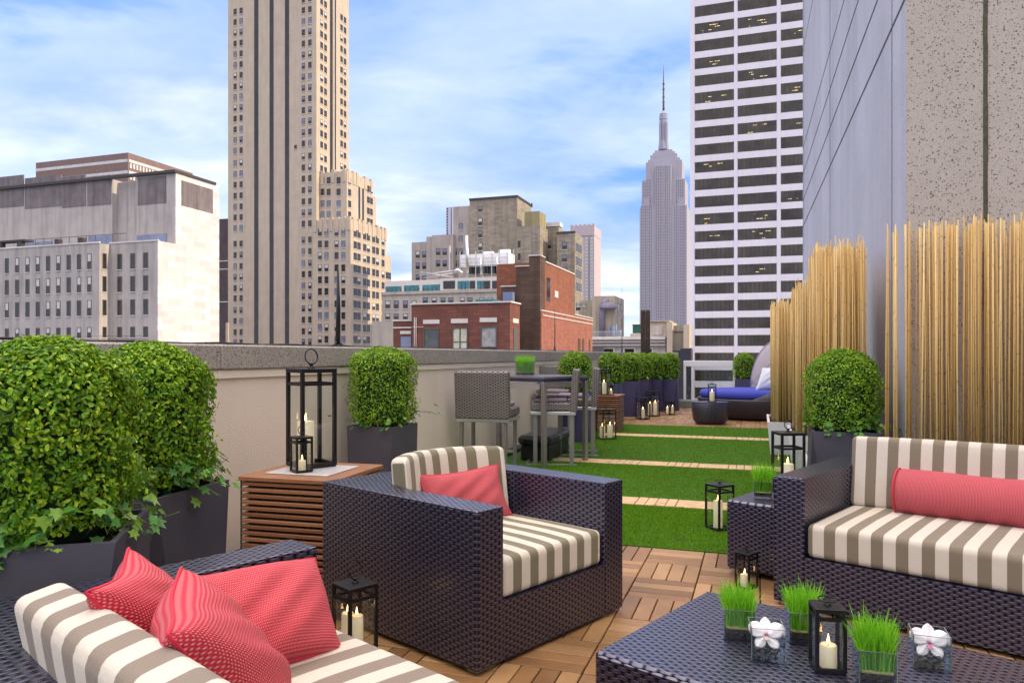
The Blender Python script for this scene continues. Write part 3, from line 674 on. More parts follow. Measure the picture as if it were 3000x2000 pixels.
for (a, c, va, vb, mt) in ((1130, 1176, 838, 860, 'teal'), (1184, 1228, 835, 858, 'teal'), (1238, 1292, 833, 856, 'teal')):
    r0, r1 = r_on(a, e), r_on(c, e); b.boxes([(r0, r1, e - .1, e + .1, zof(vb, r1, e), zof(va, r1, e))], M[mt], 'ribbon_window')
for (a, c, mt) in ((1299, 1333, 'pane'), (1341, 1374, 'teal'), (1376, 1392, 'pane'), (1398, 1416, 'teal'), (1417, 1436, 'pane'), (1442, 1461, 'pane'), (1468, 1505, 'teal')):
    r0, r1 = r_on(a, e - .6), r_on(c, e - .6); b.boxes([(r0, r1, e - .7, e - .5, zof(846, r1, e), zof(823, r1, e))], M[mt], 'ribbon_window')
mu = []
for u in list(range(1136, 1290, 13)): r = r_on(u, e); mu.append((r, r + .12, e - .16, e - .05, zof(860, rc, e) + 1.2, zof(838, rc, e) + .3))
for u in (1352, 1363, 1408, 1427, 1480, 1493): r = r_on(u, e - .6); mu.append((r, r + .12, e - .76, e - .65, zof(846, rc, e), zof(823, rc, e)))
b.boxes(mu, M['darkroof'], 'mullions')
for v, us in ((892, (1136, 1161, 1188, 1213)), (880, (1246, 1272, 1298, 1321, 1355, 1377, 1412, 1436)), (927, (1136, 1161, 1188))):
    for u in us: b.winF(dc, u, v, 16, 24 if v == 892 else 18, 'half' if random.random() < .5 else 'blind')
b.winF(dc + .3, 1127, 975, 14, 26, 'half')
# rooftop cooling plant
q = dc + 3; z0 = zof(806, rc, q); 
b.boxes([(r_on(1348, q), r_on(1490, q), q, q + 4, zof(772, rc, q), zof(738, rc, q)), (r_on(1412, q), r_on(1438, q), q + 1, q + 2, zof(738, rc, q), zof(730, rc, q)), (r_on(1460, q), r_on(1487, q), q + 1, q + 2, zof(738, rc, q), zof(726, rc, q))], M['white'], 'cooling_unit')
b.boxes([(r_on(1372 + i * 20, q), r_on(1388 + i * 20, q), q + .5, q + 3.5, zof(797, rc, q), zof(773, rc, q)) for i in range(6)], M['pane'], 'cooling_louvre')
b.boxes([(r_on(u, q), r_on(u + 1.6, q), q - .3, q - .15, z0 - .5, zof(730, rc, q)) for u in (1348, 1369, 1394, 1415, 1441, 1462, 1486, 1505)] + [(r_on(1348, q), r_on(1505, q), q - .3, q - .2, zof(v, rc, q), zof(v, rc, q) + .1) for v in (751, 762, 776)], M['steel'], 'scaffold')
mm = MB()
for (ua, va, ub, vb, rr) in ((1370, 800, 1367, 690, .35), (1230, 796, 1330, 812, .1), (1228, 806, 1350, 790, .1), (1240, 815, 1345, 796, .1), (1410, 805, 1408, 755, .22), (1458, 805, 1456, 752, .22)):
    pa = Vector((r_on(ua, q - 1) - b.r, q - 1 - b.d, zof(va, r_on(ua, q - 1), q - 1) - GZ)); pb = Vector((r_on(ub, q - 1) - b.r, q - 1 - b.d, zof(vb, r_on(ub, q - 1), q - 1) - GZ)); mm.tube([pa, pb], rr, 8)
pa = Vector((r_on(1345, q - 1.5) - b.r, q - 1.5 - b.d, zof(800, rc, q) - GZ)); mm.tube([pa + Vector((-1.4, 0, .6)), pa + Vector((-.3, 0, 1.0)), pa + Vector((.7, 0, .2))], .38, 10)
mm.build('duct_pipes', M['steel'], b.o); b.flush()

# 7. red brick building ------------------------------------------------------
bm_ = (1.0, .30, .74)
brk = facade('red_brick', (.175, .062, .047), .10, .22, brick=bm_); brkd = facade('dark_brown_brick', (.10, .058, .043), .18, .3, brick=bm_); brko = facade('orange_brick', (.25, .088, .052), .08, .18, brick=(.6, .2, .85))
rc, dc = rd(1582, 70); b = Bld('red_brick_building', 'red brick building with tall dark stepped gable and low wing of three big windows', 'building', rc, dc)
cop = M['framel']
dF = dc - 6; rW = r_on(1494, dF); zW = zof(886, rW, dF); rWl = r_on(1206, dF); dWb = d_on(1523, rW)
b.blk(rWl, rW, dF, dWb, GZ, zW, brk, 'wing'); b.boxes([(rWl - .1, rW + .12, dF - .12, dF + .35, zW, zW + .13), (rW - .2, rW + .12, dF + .35, dWb, zW, zW + .13)], cop, 'coping')
b.blk(r_on(1152, dF + 1), r_on(1207, dF + 1), dF + 1, dF + 5, GZ, zof(940, rWl, dF + 1), brk, 'wing'); b.boxes([(r_on(1151, dF + 1), r_on(1207, dF + 1), dF + .9, dF + 1.3, zof(940, rWl, dF + 1), zof(940, rWl, dF + 1) + .1), (r_on(1152, dF + 1), r_on(1206, dF + 1), dF + .93, dF + 1.02, zof(961, rWl, dF + 1), zof(957, rWl, dF + 1))], cop, 'coping')
def lint(d, a, c, va, vb, name='lintel', mat=None, pr=.07): r0, r1 = r_on(a, d), r_on(c, d); b.boxes([(r0, r1, d - pr, d + .1, zof(vb, r1, d), zof(va, r1, d))], mat or cop, name)
for (a, c, va, vb) in ((1240, 1288, 936, 948), (1322, 1371, 933, 946), (1406, 1456, 930, 943)): lint(dF, a, c, va, vb)
lint(dF + 1, 1173, 1205, 969, 978); lint(dF + 1, 1175, 1205, 986, 1040, 'window', M['paneblue'])
def bigwin(a, c, va, vb, kind):
    r0, r1 = r_on(a, dF), r_on(c, dF); z1, z0 = zof(va, r1, dF), zof(vb, r1, dF)
    ww = r1 - r0; f = .09; fr = b.boxes([(r0, r0 + f, dF - .1, dF + .05, z0, z1), (r1 - f, r1, dF - .1, dF + .05, z0, z1), (r0 + f, r1 - f, dF - .1, dF + .05, z1 - f, z1), (r0 + f, r1 - f, dF - .1, dF + .05, z0, z0 + f)] + ([((r0 + r1) / 2 - .05, (r0 + r1) / 2 + .05, dF - .09, dF + .05, z0 + f, z1 - f), (r0 + f, r1 - f, dF - .08, dF + .05, (z0 + z1) / 2, (z0 + z1) / 2 + .07)] if kind == 'white' else []), M['frame'], 'window')
    m = {'dark': plain('dusky_glass', (.075, .085, .085), .12, 0, .35, 1.2), 'white': plain('papered_glass', (.52, .51, .42), .35, 0, .25, 2.0), 'grey': plain('painted_over_glass', (.30, .29, .30), .35, 0, .35, 2.2)}[kind]
    p = MB().box(r0 + f - b.r, r1 - f - b.r, dF - .03 - b.d, dF + .04 - b.d, z0 + f - GZ, z1 - f - GZ).build('pane', m, fr)
bigwin(1242, 1286, 961, 1045, 'dark'); bigwin(1326, 1371, 959, 1045, 'white'); bigwin(1409, 1456, 957, 1018, 'grey')
b.boxes([(rW - .05, rW + .05, d_on(1502, rW), d_on(1518, rW), zof(944, rW, dF), zof(931, rW, dF))], cop, 'lintel'); b.boxes([(rW - .05, rW + .05, d_on(1504, rW), d_on(1517, rW), GZ + 20, zof(957, rW, dF))], M['frame'], 'door')
# dark stepped gable
for (a, c, v) in ((1468, 1512, 839), (1511, 1551, 780)): rb = r_on(c, dc); zb = zof(v, rb, dc); b.blk(r_on(a, dc), rb, dc, dc + 5, GZ, zb, brkd, 'gable'); b.boxes([(r_on(a, dc) - .05, rb, dc - .08, dc + .3, zb, zb + .10)], cop, 'coping')
zc = zof(749, rc, dc); b.blk(r_on(1550, dc), rc, dc, d_on(1597, rc), GZ, zc, brkd, 'gable'); b.boxes([(r_on(1549, dc), rc + .06, dc - .08, dc + .3, zc, zc + .10)], cop, 'coping')
dmid = d_on(1597, rc); dend = d_on(1682, rc); dlow = d_on(1733, rc); zs = zof(768, rc, dmid); zlow = zof(910, rc, dc)
b.blk(rc - 5, rc, dmid, dend, GZ, zs, brko, 'side_wall'); b.boxes([(rc - .3, rc + .08, dmid, dend, zs, zs + .12), (rc - .3, rc + .06, dc, dmid, zc, zc + .1)], cop, 'coping')
b.boxes([(rc, rc + .12, dc + .05, dlow, GZ, zlow), (rc - 5, rc, dend, dlow, GZ, zlow + .3)], facade('rose_brick', (.30, .11, .08), .08, .2, brick=(.6, .2, .85)), 'side_wall')
b.boxes([(rc - .02, rc + .2, dc + .05, dlow, zlow, zlow + .10), (rc + .1, rc + .18, dc + .5, dlow, zlow - .45, zlow - .35), (rc - .1, rc + .15, dend, dlow, zlow + .3, zlow + .40)], cop, 'coping')
b.boxes([(rc - .02, rc + .04, d_on(1602, rc), d_on(1611, rc), zof(880, rc, dmid), zof(811, rc, dmid))], M['pane'], 'window'); b.boxes([(rc - .02, rc + .03, d_on(1625, rc), d_on(1635, rc), zof(862, rc, dmid), zof(842, rc, dmid))], M['blind'], 'window')
for (a, c) in ((1690, 1697), (1703, 1708), (1722, 1726)): b.boxes([(rc + .08, rc + .16, d_on(a, rc), d_on(c, rc), zof(1040, rc, dend), zof(990, rc, dend))], brkd, 'shutter')
m = MB(); 
for (u, dd) in ((1214, dF - .12), (1219, dF - .12)): r = r_on(u, dd) - b.r; m.tube([(r, dd - b.d, zW - 6 - GZ), (r, dd - b.d, zof(930, rWl, dF) - GZ)], .035, 6)
z_ = zof(958, rWl, dF) - GZ; m.tube([(r_on(1207, dF - .1) - b.r, dF - .12 - b.d, z_), (r_on(1242, dF - .1) - b.r, dF - .12 - b.d, z_)], .025, 5); m.build('drainpipe', M['framel'], b.o)
b.boxes([(r_on(1473, dc - 1), r_on(1501, dc - 1), dc - 1, dc - .3, zW + .1, zof(853, rc, dc - 1))], plain('blue_grey_door', (.16, .19, .34), .6), 'roof_hatch')
b.boxes([(r_on(1400, dF + 3), r_on(1452, dF + 3), dF + 2.5, dF + 4.5, zW, zof(874, rc, dF + 3))], M['teal'], 'tarpaulin'); b.flush()

# 8. beige building with big duct ----------------------------------------------
bei = facade('beige_render', (.40, .35, .27), .12, .35)
rc, dc = rd(1801, 130); b = Bld('beige_duct_building', 'beige rooftop block with a big purple grey mushroom shaped duct', 'building', rc, dc)
b.blk(r_on(1735, dc), rc, dc, d_on(1828, rc), GZ, zof(866, rc, dc), bei); b.blk(r_on(1684, dc), r_on(1736, dc), dc + 3, dc + 12, GZ, zof(877, rc, dc + 3), bei, 'wing')
pd = plain('duct_paint', (.19, .17, .25), .6, 0, .15, .5); m = MB(); q = dc - .6
def LP(u, v, d=None): d = q if d is None else d; r = r_on(u, d); return Vector((r - b.r, d - b.d, zof(v, r, d) - GZ))
m.tube([LP(1763.5, 1000), LP(1763.5, 915), LP(1764, 900), LP(1770, 892), LP(1782, 890)], [.52, .52, .6, .8, .95], 12); m.lathe([(1.45, 0), (1.5, .3), (1.2, .9), (.5, 1.2), (0.05, 1.25)], 16, 0, (LP(1782, 900).x, LP(1782, 900).y)); 
for i in range(len(m.v) - 80, len(m.v)): x, y, z = m.v[i]; m.v[i] = (x, y, z + LP(1782, 905).z)
m.build('duct', pd, b.o)
for v in (894, 903): z = zof(v, rc, dc + 3); r0 = r_on(1686, dc + 3)
b.winF(dc + 3, 1694, 893, 14, 10, 'white'); b.winF(dc + 3, 1711, 893, 14, 10, 'white'); b.winF(dc + 3, 1694, 905, 14, 10, 'plain')
for u in (1811, 1820): b.winS(rc, u, zof(905, rc, dc), 1.4, 2.6, 'blind')
b.boxes([(r_on(1735 + i * 3, dc - 2), r_on(1735.6 + i * 3, dc - 2), dc - 2, dc - 1.9, zof(985, rc, dc), zof(972, rc, dc)) for i in range(30)] + [(r_on(1735, dc - 2), r_on(1825, dc - 2), dc - 2, dc - 1.9, zof(972, rc, dc), zof(971, rc, dc))], M['steel'], 'railing')
b.boxes([(r_on(a, dc - 1), r_on(c, dc - 1), dc - 1.5, dc - .5, zof(983, rc, dc), zof(t, rc, dc)) for (a, c, t) in ((1784, 1790, 958), (1792, 1799, 955), (1803, 1806, 950), (1808, 1820, 966))], M['paneblue'], 'air_handler'); b.flush()

# 9. classical low building ------------------------------------------------------
sto = facade('pale_limestone', (.50, .45, .43), .08, .2); stb = facade('buff_limestone', (.50, .42, .33), .08, .2)
rc, dc = rd(1950, 110); b = Bld('limestone_building', 'low pale limestone building with cornice, attic block and white framed windows', 'building', rc, dc)
b.blk(r_on(1700, dc), rc, dc, dc + 14, GZ, zof(984, rc, dc), sto)
b.boxes([(r_on(1700, dc), rc, dc - .7, dc + .1, zof(v1, rc, dc), zof(v0, rc, dc)) for v0, v1 in ((990, 994), (999, 1001), (1010, 1012))], M['framel'], 'cornice')
b.boxes([(r_on(1900, dc + .5), r_on(1957, dc + .5), dc + .5, dc + 6, zof(984, rc, dc), zof(940, rc, dc)), (r_on(1846, dc), r_on(1880, dc), dc + .2, dc + 3, zof(984, rc, dc), zof(976, rc, dc))], stb, 'attic')
b.boxes([(r_on(1898, dc), r_on(1960, dc), dc + .2, dc + 6.1, zof(941, rc, dc), zof(938, rc, dc))], stb, 'attic_cornice')
b.boxes([(r_on(1911, dc), r_on(1940, dc), dc + .35, dc + .6, zof(981, rc, dc), zof(952, rc, dc))], sto, 'attic_panel')
b.boxes([(r_on(1954, dc - .5), r_on(1970, dc - .5), dc - .9, dc + 6, GZ, zof(944, rc, dc)), (r_on(2004, dc), r_on(2021, dc), dc - .9, dc + 3, GZ, zof(952, rc, dc))], stb, 'pilaster')
b.boxes([(r_on(1969, dc), r_on(2006, dc), dc + 1, dc + 6, GZ, zof(953, rc, dc))], facade('grey_recess', (.30, .28, .25), .1, .3), 'recess_wall')
b.boxes([(r_on(1970, dc), r_on(2001, dc), dc + .9, dc + 1.1, zof(973, rc, dc), zof(970, rc, dc))], M['frame'], 'ledge')
for (a, c) in ((1766, 1801), (1826, 1862), (1896, 1914)):
    r0, r1 = r_on(a, dc), r_on(c, dc); z1 = zof(1017, rc, dc); f = .22
    fr = b.boxes([(r0, r0 + f, dc - .12, dc + .1, z1 - 3, z1), (r1 - f, r1, dc - .12, dc + .1, z1 - 3, z1), (r0 + f, r1 - f, dc - .12, dc + .1, z1 - f, z1)], M['framel'], 'window')
    MB().box(r0 + f - b.r, r1 - f - b.r, dc - .05 - b.d, dc + .05 - b.d, z1 - 3 - GZ, z1 - f - GZ).build('pane', M['pane'], fr)
b.boxes([(r_on(1733, dc - 1), r_on(1770, dc - 1), dc - 1.2, dc - .8, z1 - 2, z1)], M['frame'], 'condenser'); b.flush()
rg, dg = rd(1866, 112); MBg = MB().box(-.6, .6, -.4, .4, 0, 1.25, bev=.05).box(-.7, .7, -.5, .5, 1.25, 1.33)
g = MBg.build('roof_box', plain('green_paint', (.02, .10, .06), .6)); g.location = TW(rg, dg, zof(976, rg, dg)); g.rotation_euler = (0, 0, -TH); tag(g, 'dark green metal box on the limestone roof beside the dark reed post', 'utility box')

# 10. tall art deco spire tower ---------------------------------------------------
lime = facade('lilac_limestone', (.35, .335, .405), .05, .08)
Yb = 900; rc, dc = rd(2010, Yb); b = Bld('spire_tower', 'distant lilac art deco skyscraper with setbacks and long needle spire', 'skyscraper', rc, dc)
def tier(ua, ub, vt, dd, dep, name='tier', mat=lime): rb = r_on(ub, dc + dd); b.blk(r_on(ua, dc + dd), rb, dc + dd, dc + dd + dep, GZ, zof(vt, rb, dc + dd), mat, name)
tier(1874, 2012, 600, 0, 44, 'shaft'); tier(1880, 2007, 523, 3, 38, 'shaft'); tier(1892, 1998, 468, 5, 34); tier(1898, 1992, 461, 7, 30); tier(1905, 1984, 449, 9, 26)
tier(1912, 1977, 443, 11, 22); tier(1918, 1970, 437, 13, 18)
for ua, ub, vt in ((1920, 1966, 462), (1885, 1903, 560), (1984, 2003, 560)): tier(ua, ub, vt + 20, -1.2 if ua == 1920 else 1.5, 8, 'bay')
X = r_on(1944, dc + 18) - b.r; Yc = 18
def zz_(v): return zof(v, r_on(1944, dc + 18), dc + 18) - GZ
m = MB(); k = Yb / FPX
m.lathe([(16 * k, zz_(440)), (15 * k, zz_(425)), (12.5 * k, zz_(412)), (12 * k, zz_(353)), (13 * k, zz_(350)), (12.5 * k, zz_(345)), (12 * k, zz_(334)), (8 * k, zz_(330)), (5 * k, zz_(326))], 8, 0, (X, Yc), smooth=False); m.build('mast', plain('mast_metal', (.26, .26, .36), .4, .2, .1, .05), b.o)
m = MB()
for i in range(4): a = i * math.pi / 2 + math.pi / 4; x, y = X + 13.2 * k * math.cos(a), Yc + 13.2 * k * math.sin(a); m.box(x - 1.2, x + 1.2, y - 1.2, y + 1.2, zz_(438), zz_(362))
m.build('buttress', lime, b.o)
m = MB(); m.tube([(X, Yc, zz_(327)), (X, Yc, zz_(300)), (X, Yc, zz_(262)), (X, Yc, zz_(240)), (X, Yc, zz_(191))], [3.2 * k, 2.8 * k, 2.6 * k, 2.0 * k, .45 * k], 8)
for v in (318, 300, 285, 262, 246): m.lathe([(3.6 * k, zz_(v + 1.5)), (3.8 * k, zz_(v)), (3.6 * k, zz_(v - 1.5))], 8, 0, (X, Yc))
m.build('antenna', M['frame'], b.o)
ew = plain('distant_window', (.20, .17, .21), .4); m = MB(); parts = []
for cu in (1879.5, 1884.5, 1891, 1896, 1902.5, 1908, 1923, 1929, 1936, 1942, 1949, 1955, 1962, 1977, 1983, 1989.5, 1995, 2001, 2006):
    ctr = 1918 < cu < 1968; dd = dc - 1.2 if ctr else dc; vt0 = 490 if ctr else 606
    v = vt0
    while v < 1030:
        r = r_on(cu, dd); z = zof(v, r, dd); m.box(r - .62 - b.r, r + .62 - b.r, dd - .12 - b.d, dd + .2 - b.d, z - 1.15 - GZ, z + 1.15 - GZ); v += 8.6
for cu in (1886, 1892, 1898, 1904, 1982, 1988, 1994, 2000):
    v = 530
    while v < 598: r = r_on(cu, dc + 3); z = zof(v, r, dc + 3); m.box(r - .62 - b.r, r + .62 - b.r, 2.8, 3.2, z - 1.15 - GZ, z + 1.15 - GZ); v += 8.6
struct(m.build('window', ew, b.o), 'stuff')
for cu, va, vb in ((1923, 1040, 486), (1933, 1040, 486), (1944, 1040, 486), (1955, 1040, 486), (1965, 1040, 486), (1888, 1040, 603), (1899, 1040, 603), (1980, 1040, 603), (1992, 1040, 603)):
    dd = dc - 1.2 if 1918 < cu < 1968 else dc; r = r_on(cu - 2.6, dd); b.boxes([(r, r + .8, dd - .5, dd + .1, zof(va, r, dd), zof(vb, r, dd))], lime, 'pier')

M['mull'] = plain('dark_mullion', (.035, .028, .024), .5)
# 11. white banded tower at right ---------------------------------------------------
wst = facade('white_stone_band', (.72, .69, .79), .03, .05)
WY = 120; rc, dc = rd(2022, WY); b = Bld('banded_tower', 'white office tower with broad dark window bands beside the spire tower', 'tower', rc, dc)
rR = r_on(2560, dc); b.blk(rc, rR, dc, dc + 18, GZ, 95, wst)
cols = [(2036, 2150), (2161.5, 2275), (2288, 2402), (2414, 2530)]
lights = {(1, 4): 5, (0, 5): 3, (1, 7): 4, (2, 7): 6, (2, 2): 4, (2, 5): 5, (1, 12): 5, (0, 12): 4, (2, 11): 3, (1, 1): 5, (0, 1): 6, (1, 13): 4, (0, 3): 3, (1, 15): 3, (0, 13): 2, (0,9):3}
for i in range(-12, 17):
    v0 = 425.8 + 50.6 * i; z1 = zof(v0, r_on(2036, dc), dc); z0 = z1 - 31.3 * WY / FPX
    for j, (a, c) in enumerate(cols):
        r0, r1 = r_on(a, dc), r_on(c, dc); m = MB(); x0, x1 = r0 - b.r, r1 - b.r
        m.box(x0, x1, -.04, .05, z0 - GZ, z1 - GZ)
        n = 9 if j != 2 else 9
        for q in range(1, n): x = x0 + (x1 - x0) * q / n; m.box(x - .05, x + .05, -.09, -.04, z0 - GZ, z1 - GZ, 1)
        wn = m.build('window_band', [M['panebrown'], M['mull']], b.o)
        k = (j, i + 8)
        if k in lights:
            rnd = random.Random(i * 7 + j)
            for t in range(lights[k]):
                x = x0 + 1 + rnd.random() * (x1 - x0 - 2.2); z = z1 - GZ - .5 - rnd.choice((0, .35, .8, 1.1)); MB().box(x, x + rnd.choice((.12, .5, .8)), -.055, -.045, z, z + .07).build('ceiling_lamp', M['litwin'], wn)
b.boxes([(r_on(2151, dc), r_on(2160, dc), dc - .16, dc, GZ, 95), (r_on(2276.5, dc), r_on(2286.5, dc), dc - .16, dc, GZ, 95), (rc, r_on(2034, dc), dc - .16, dc, GZ, 95), (r_on(2404, dc), r_on(2413, dc), dc - .16, dc, GZ, 95)], wst, 'column')
for i in range(-12, 17):
    zz1 = zof(425.8 + 50.6 * i, r_on(2036, dc), dc); b.boxes([(rc, rR, dc - .07, dc - .001, zz1 + .012, zz1 + 19.3 * WY / FPX - .012)], wst, 'spandrel')
# dark cladding panel beyond the railing
rp, dp = rd(2026, 24); pnl = MB().box(-.36, 0, 0, .5, -3, zof(1019, rp, dp), bev=.02).box(-.62, -.36, .1, .5, -3, zof(1026, rp, dp)).build('wall_panel', plain('navy_cladding', (.035, .035, .055), .6)); pnl.location = TW(rp, dp, 0); pnl.rotation_euler = (0, 0, -TH); tag(pnl, 'dark navy wall panel standing just beyond the glass railing', 'wall')

# 12. hotel wall on the right --------------------------------------------------------
C0 = Vector((.5347 * 5.14, 5.14, 0)); Fp = Vector((5.68, 14.4, 0)); Rv = Vector((CS, -SN, 0)); Dv = Vector((SN, CS, 0))
hw = thing('hotel_building', 'tall speckled concrete hotel wall rising over the right side of the terrace', 'building', C0, -TH)
def HL(p): q = Vector(p) - C0; return (q.x * CS - q.y * SN, q.x * SN + q.y * CS)
P0, P1 = HL(C0), HL(Fp); g = 4.9
PX = HL(at(2366, 21))  # hidden far end, stretched past the corner to stop sun leaking in
poly = [P0, (g + 9, 0), (g + 9, PX[1]), PX, P1]
m = MB(); n = 5
vs = [(x, y, -.5) for x, y in poly] + [(x, y, 12) for x, y in poly]
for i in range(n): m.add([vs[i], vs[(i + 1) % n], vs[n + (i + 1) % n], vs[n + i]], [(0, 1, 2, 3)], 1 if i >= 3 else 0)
m.add(vs[n:], [tuple(range(n))]); m.build('wall', [M['agg'], M['aggside']], hw); MB().box(g, g + 9, -12, -.005, -.5, 6.5).build('sun_block_wing', M['agg'], hw)  # wing added out of view to keep sun off the terrace
jm = plain('joint_sealant', (.085, .08, .05), .9, 0, .3, 30); jd = plain('panel_joint', (.10, .10, .12), .9)
k_ = (2887 - CX) / FPX; C0r = C0.x * CS - C0.y * SN; C0d = C0.x * SN + C0.y * CS; jx = r_on(2887, C0d) - C0r
m = MB(); z = 1.0
pr_ = random.Random(3)
while z < 12: m.box(jx - .014 + pr_.uniform(-.002, .002), jx + .014 + pr_.uniform(-.002, .002), -.004, .004, z, z + .2); z += .2
m.build('joint', jm, hw)
dirv = Vector((P1[0] - P0[0], P1[1] - P0[1], 0)).normalized(); nrm = Vector((-dirv.y, dirv.x, 0)); Lw = (Vector((*P1, 0)) - Vector((*P0, 0))).length
def sidebox(m, s0, s1, z0, z1):
    a = Vector((*P0, 0)) + dirv * s0; c = Vector((*P0, 0)) + dirv * s1; o = nrm * .004
    m.add([a + o + Vector((0, 0, z0)), c + o + Vector((0, 0, z0)), c + o + Vector((0, 0, z1)), a + o + Vector((0, 0, z1)), a - o + Vector((0, 0, z0)), c - o + Vector((0, 0, z0)), c - o + Vector((0, 0, z1)), a - o + Vector((0, 0, z1))], [(0, 1, 2, 3), (7, 6, 5, 4), (0, 4, 5, 1), (3, 2, 6, 7), (0, 3, 7, 4), (1, 5, 6, 2)])
for z, t in ((3.79, .010), (4.30, .008), (4.81, .007), (5.32, .006), (7.2, .005)): m = MB(); sidebox(m, 0, Lw, z, z + t * 2); m.build('joint', jd, hw)
for s in (Lw - .25,): m = MB(); sidebox(m, s, s + .02, 0, 12); m.build('joint', jd, hw)
def s_of(u): 
    k = (u - CX) / FPX; a = C0; dd = (Fp - C0).normalized(); return (k * a.y - a.x) / (dd.x - k * dd.y)
for u, t in ((2432, .006), (2614, .0035)): m = MB(); sidebox(m, s_of(u), s_of(u) + t, 0, 12); m.build('joint', jd, hw)
# glass railing at far end
gr = thing('glass_railing', 'white framed glass railing on the curb at the far end of terrace', 'railing', TW(-1.9, 18.7, .17), -TH)
rr0 = r_on(2003, 18.72) + 1.9; rr1 = r_on(2154, 18.72) + 1.9; rr2 = r_on(2330, 18.72) + 1.9
zr1 = zof(1056, r_on(2003, 18.72), 18.72) - .17; zr0 = zof(1073, r_on(2003, 18.72), 18.72) - .17
MB().box(rr0, rr1, -.04, .04, zr0, zr1, bev=.008).build('top_rail', M['white'], gr)
for x in (rr0, rr0 + .19 - .0, rr1 - .05): MB().box(x, x + .06, -.03, .03, 0, zr0).build('post', M['white'], gr)
MB().box(rr0 + .06, rr2, -.008, .008, .03, zr0 - .003).build('pane', M['railglass'], gr); MB().box(rr0 - .2, rr2, -.05, .05, 0, .03).build('base_channel', M['steel'], gr)
MB().box(rr0 - .52, rr0 - .49, -.03, .03, 0, 1.15).build('post', M['steel'], gr)

M['vine'] = plain('vine_stem', (.10, .13, .04), .7)
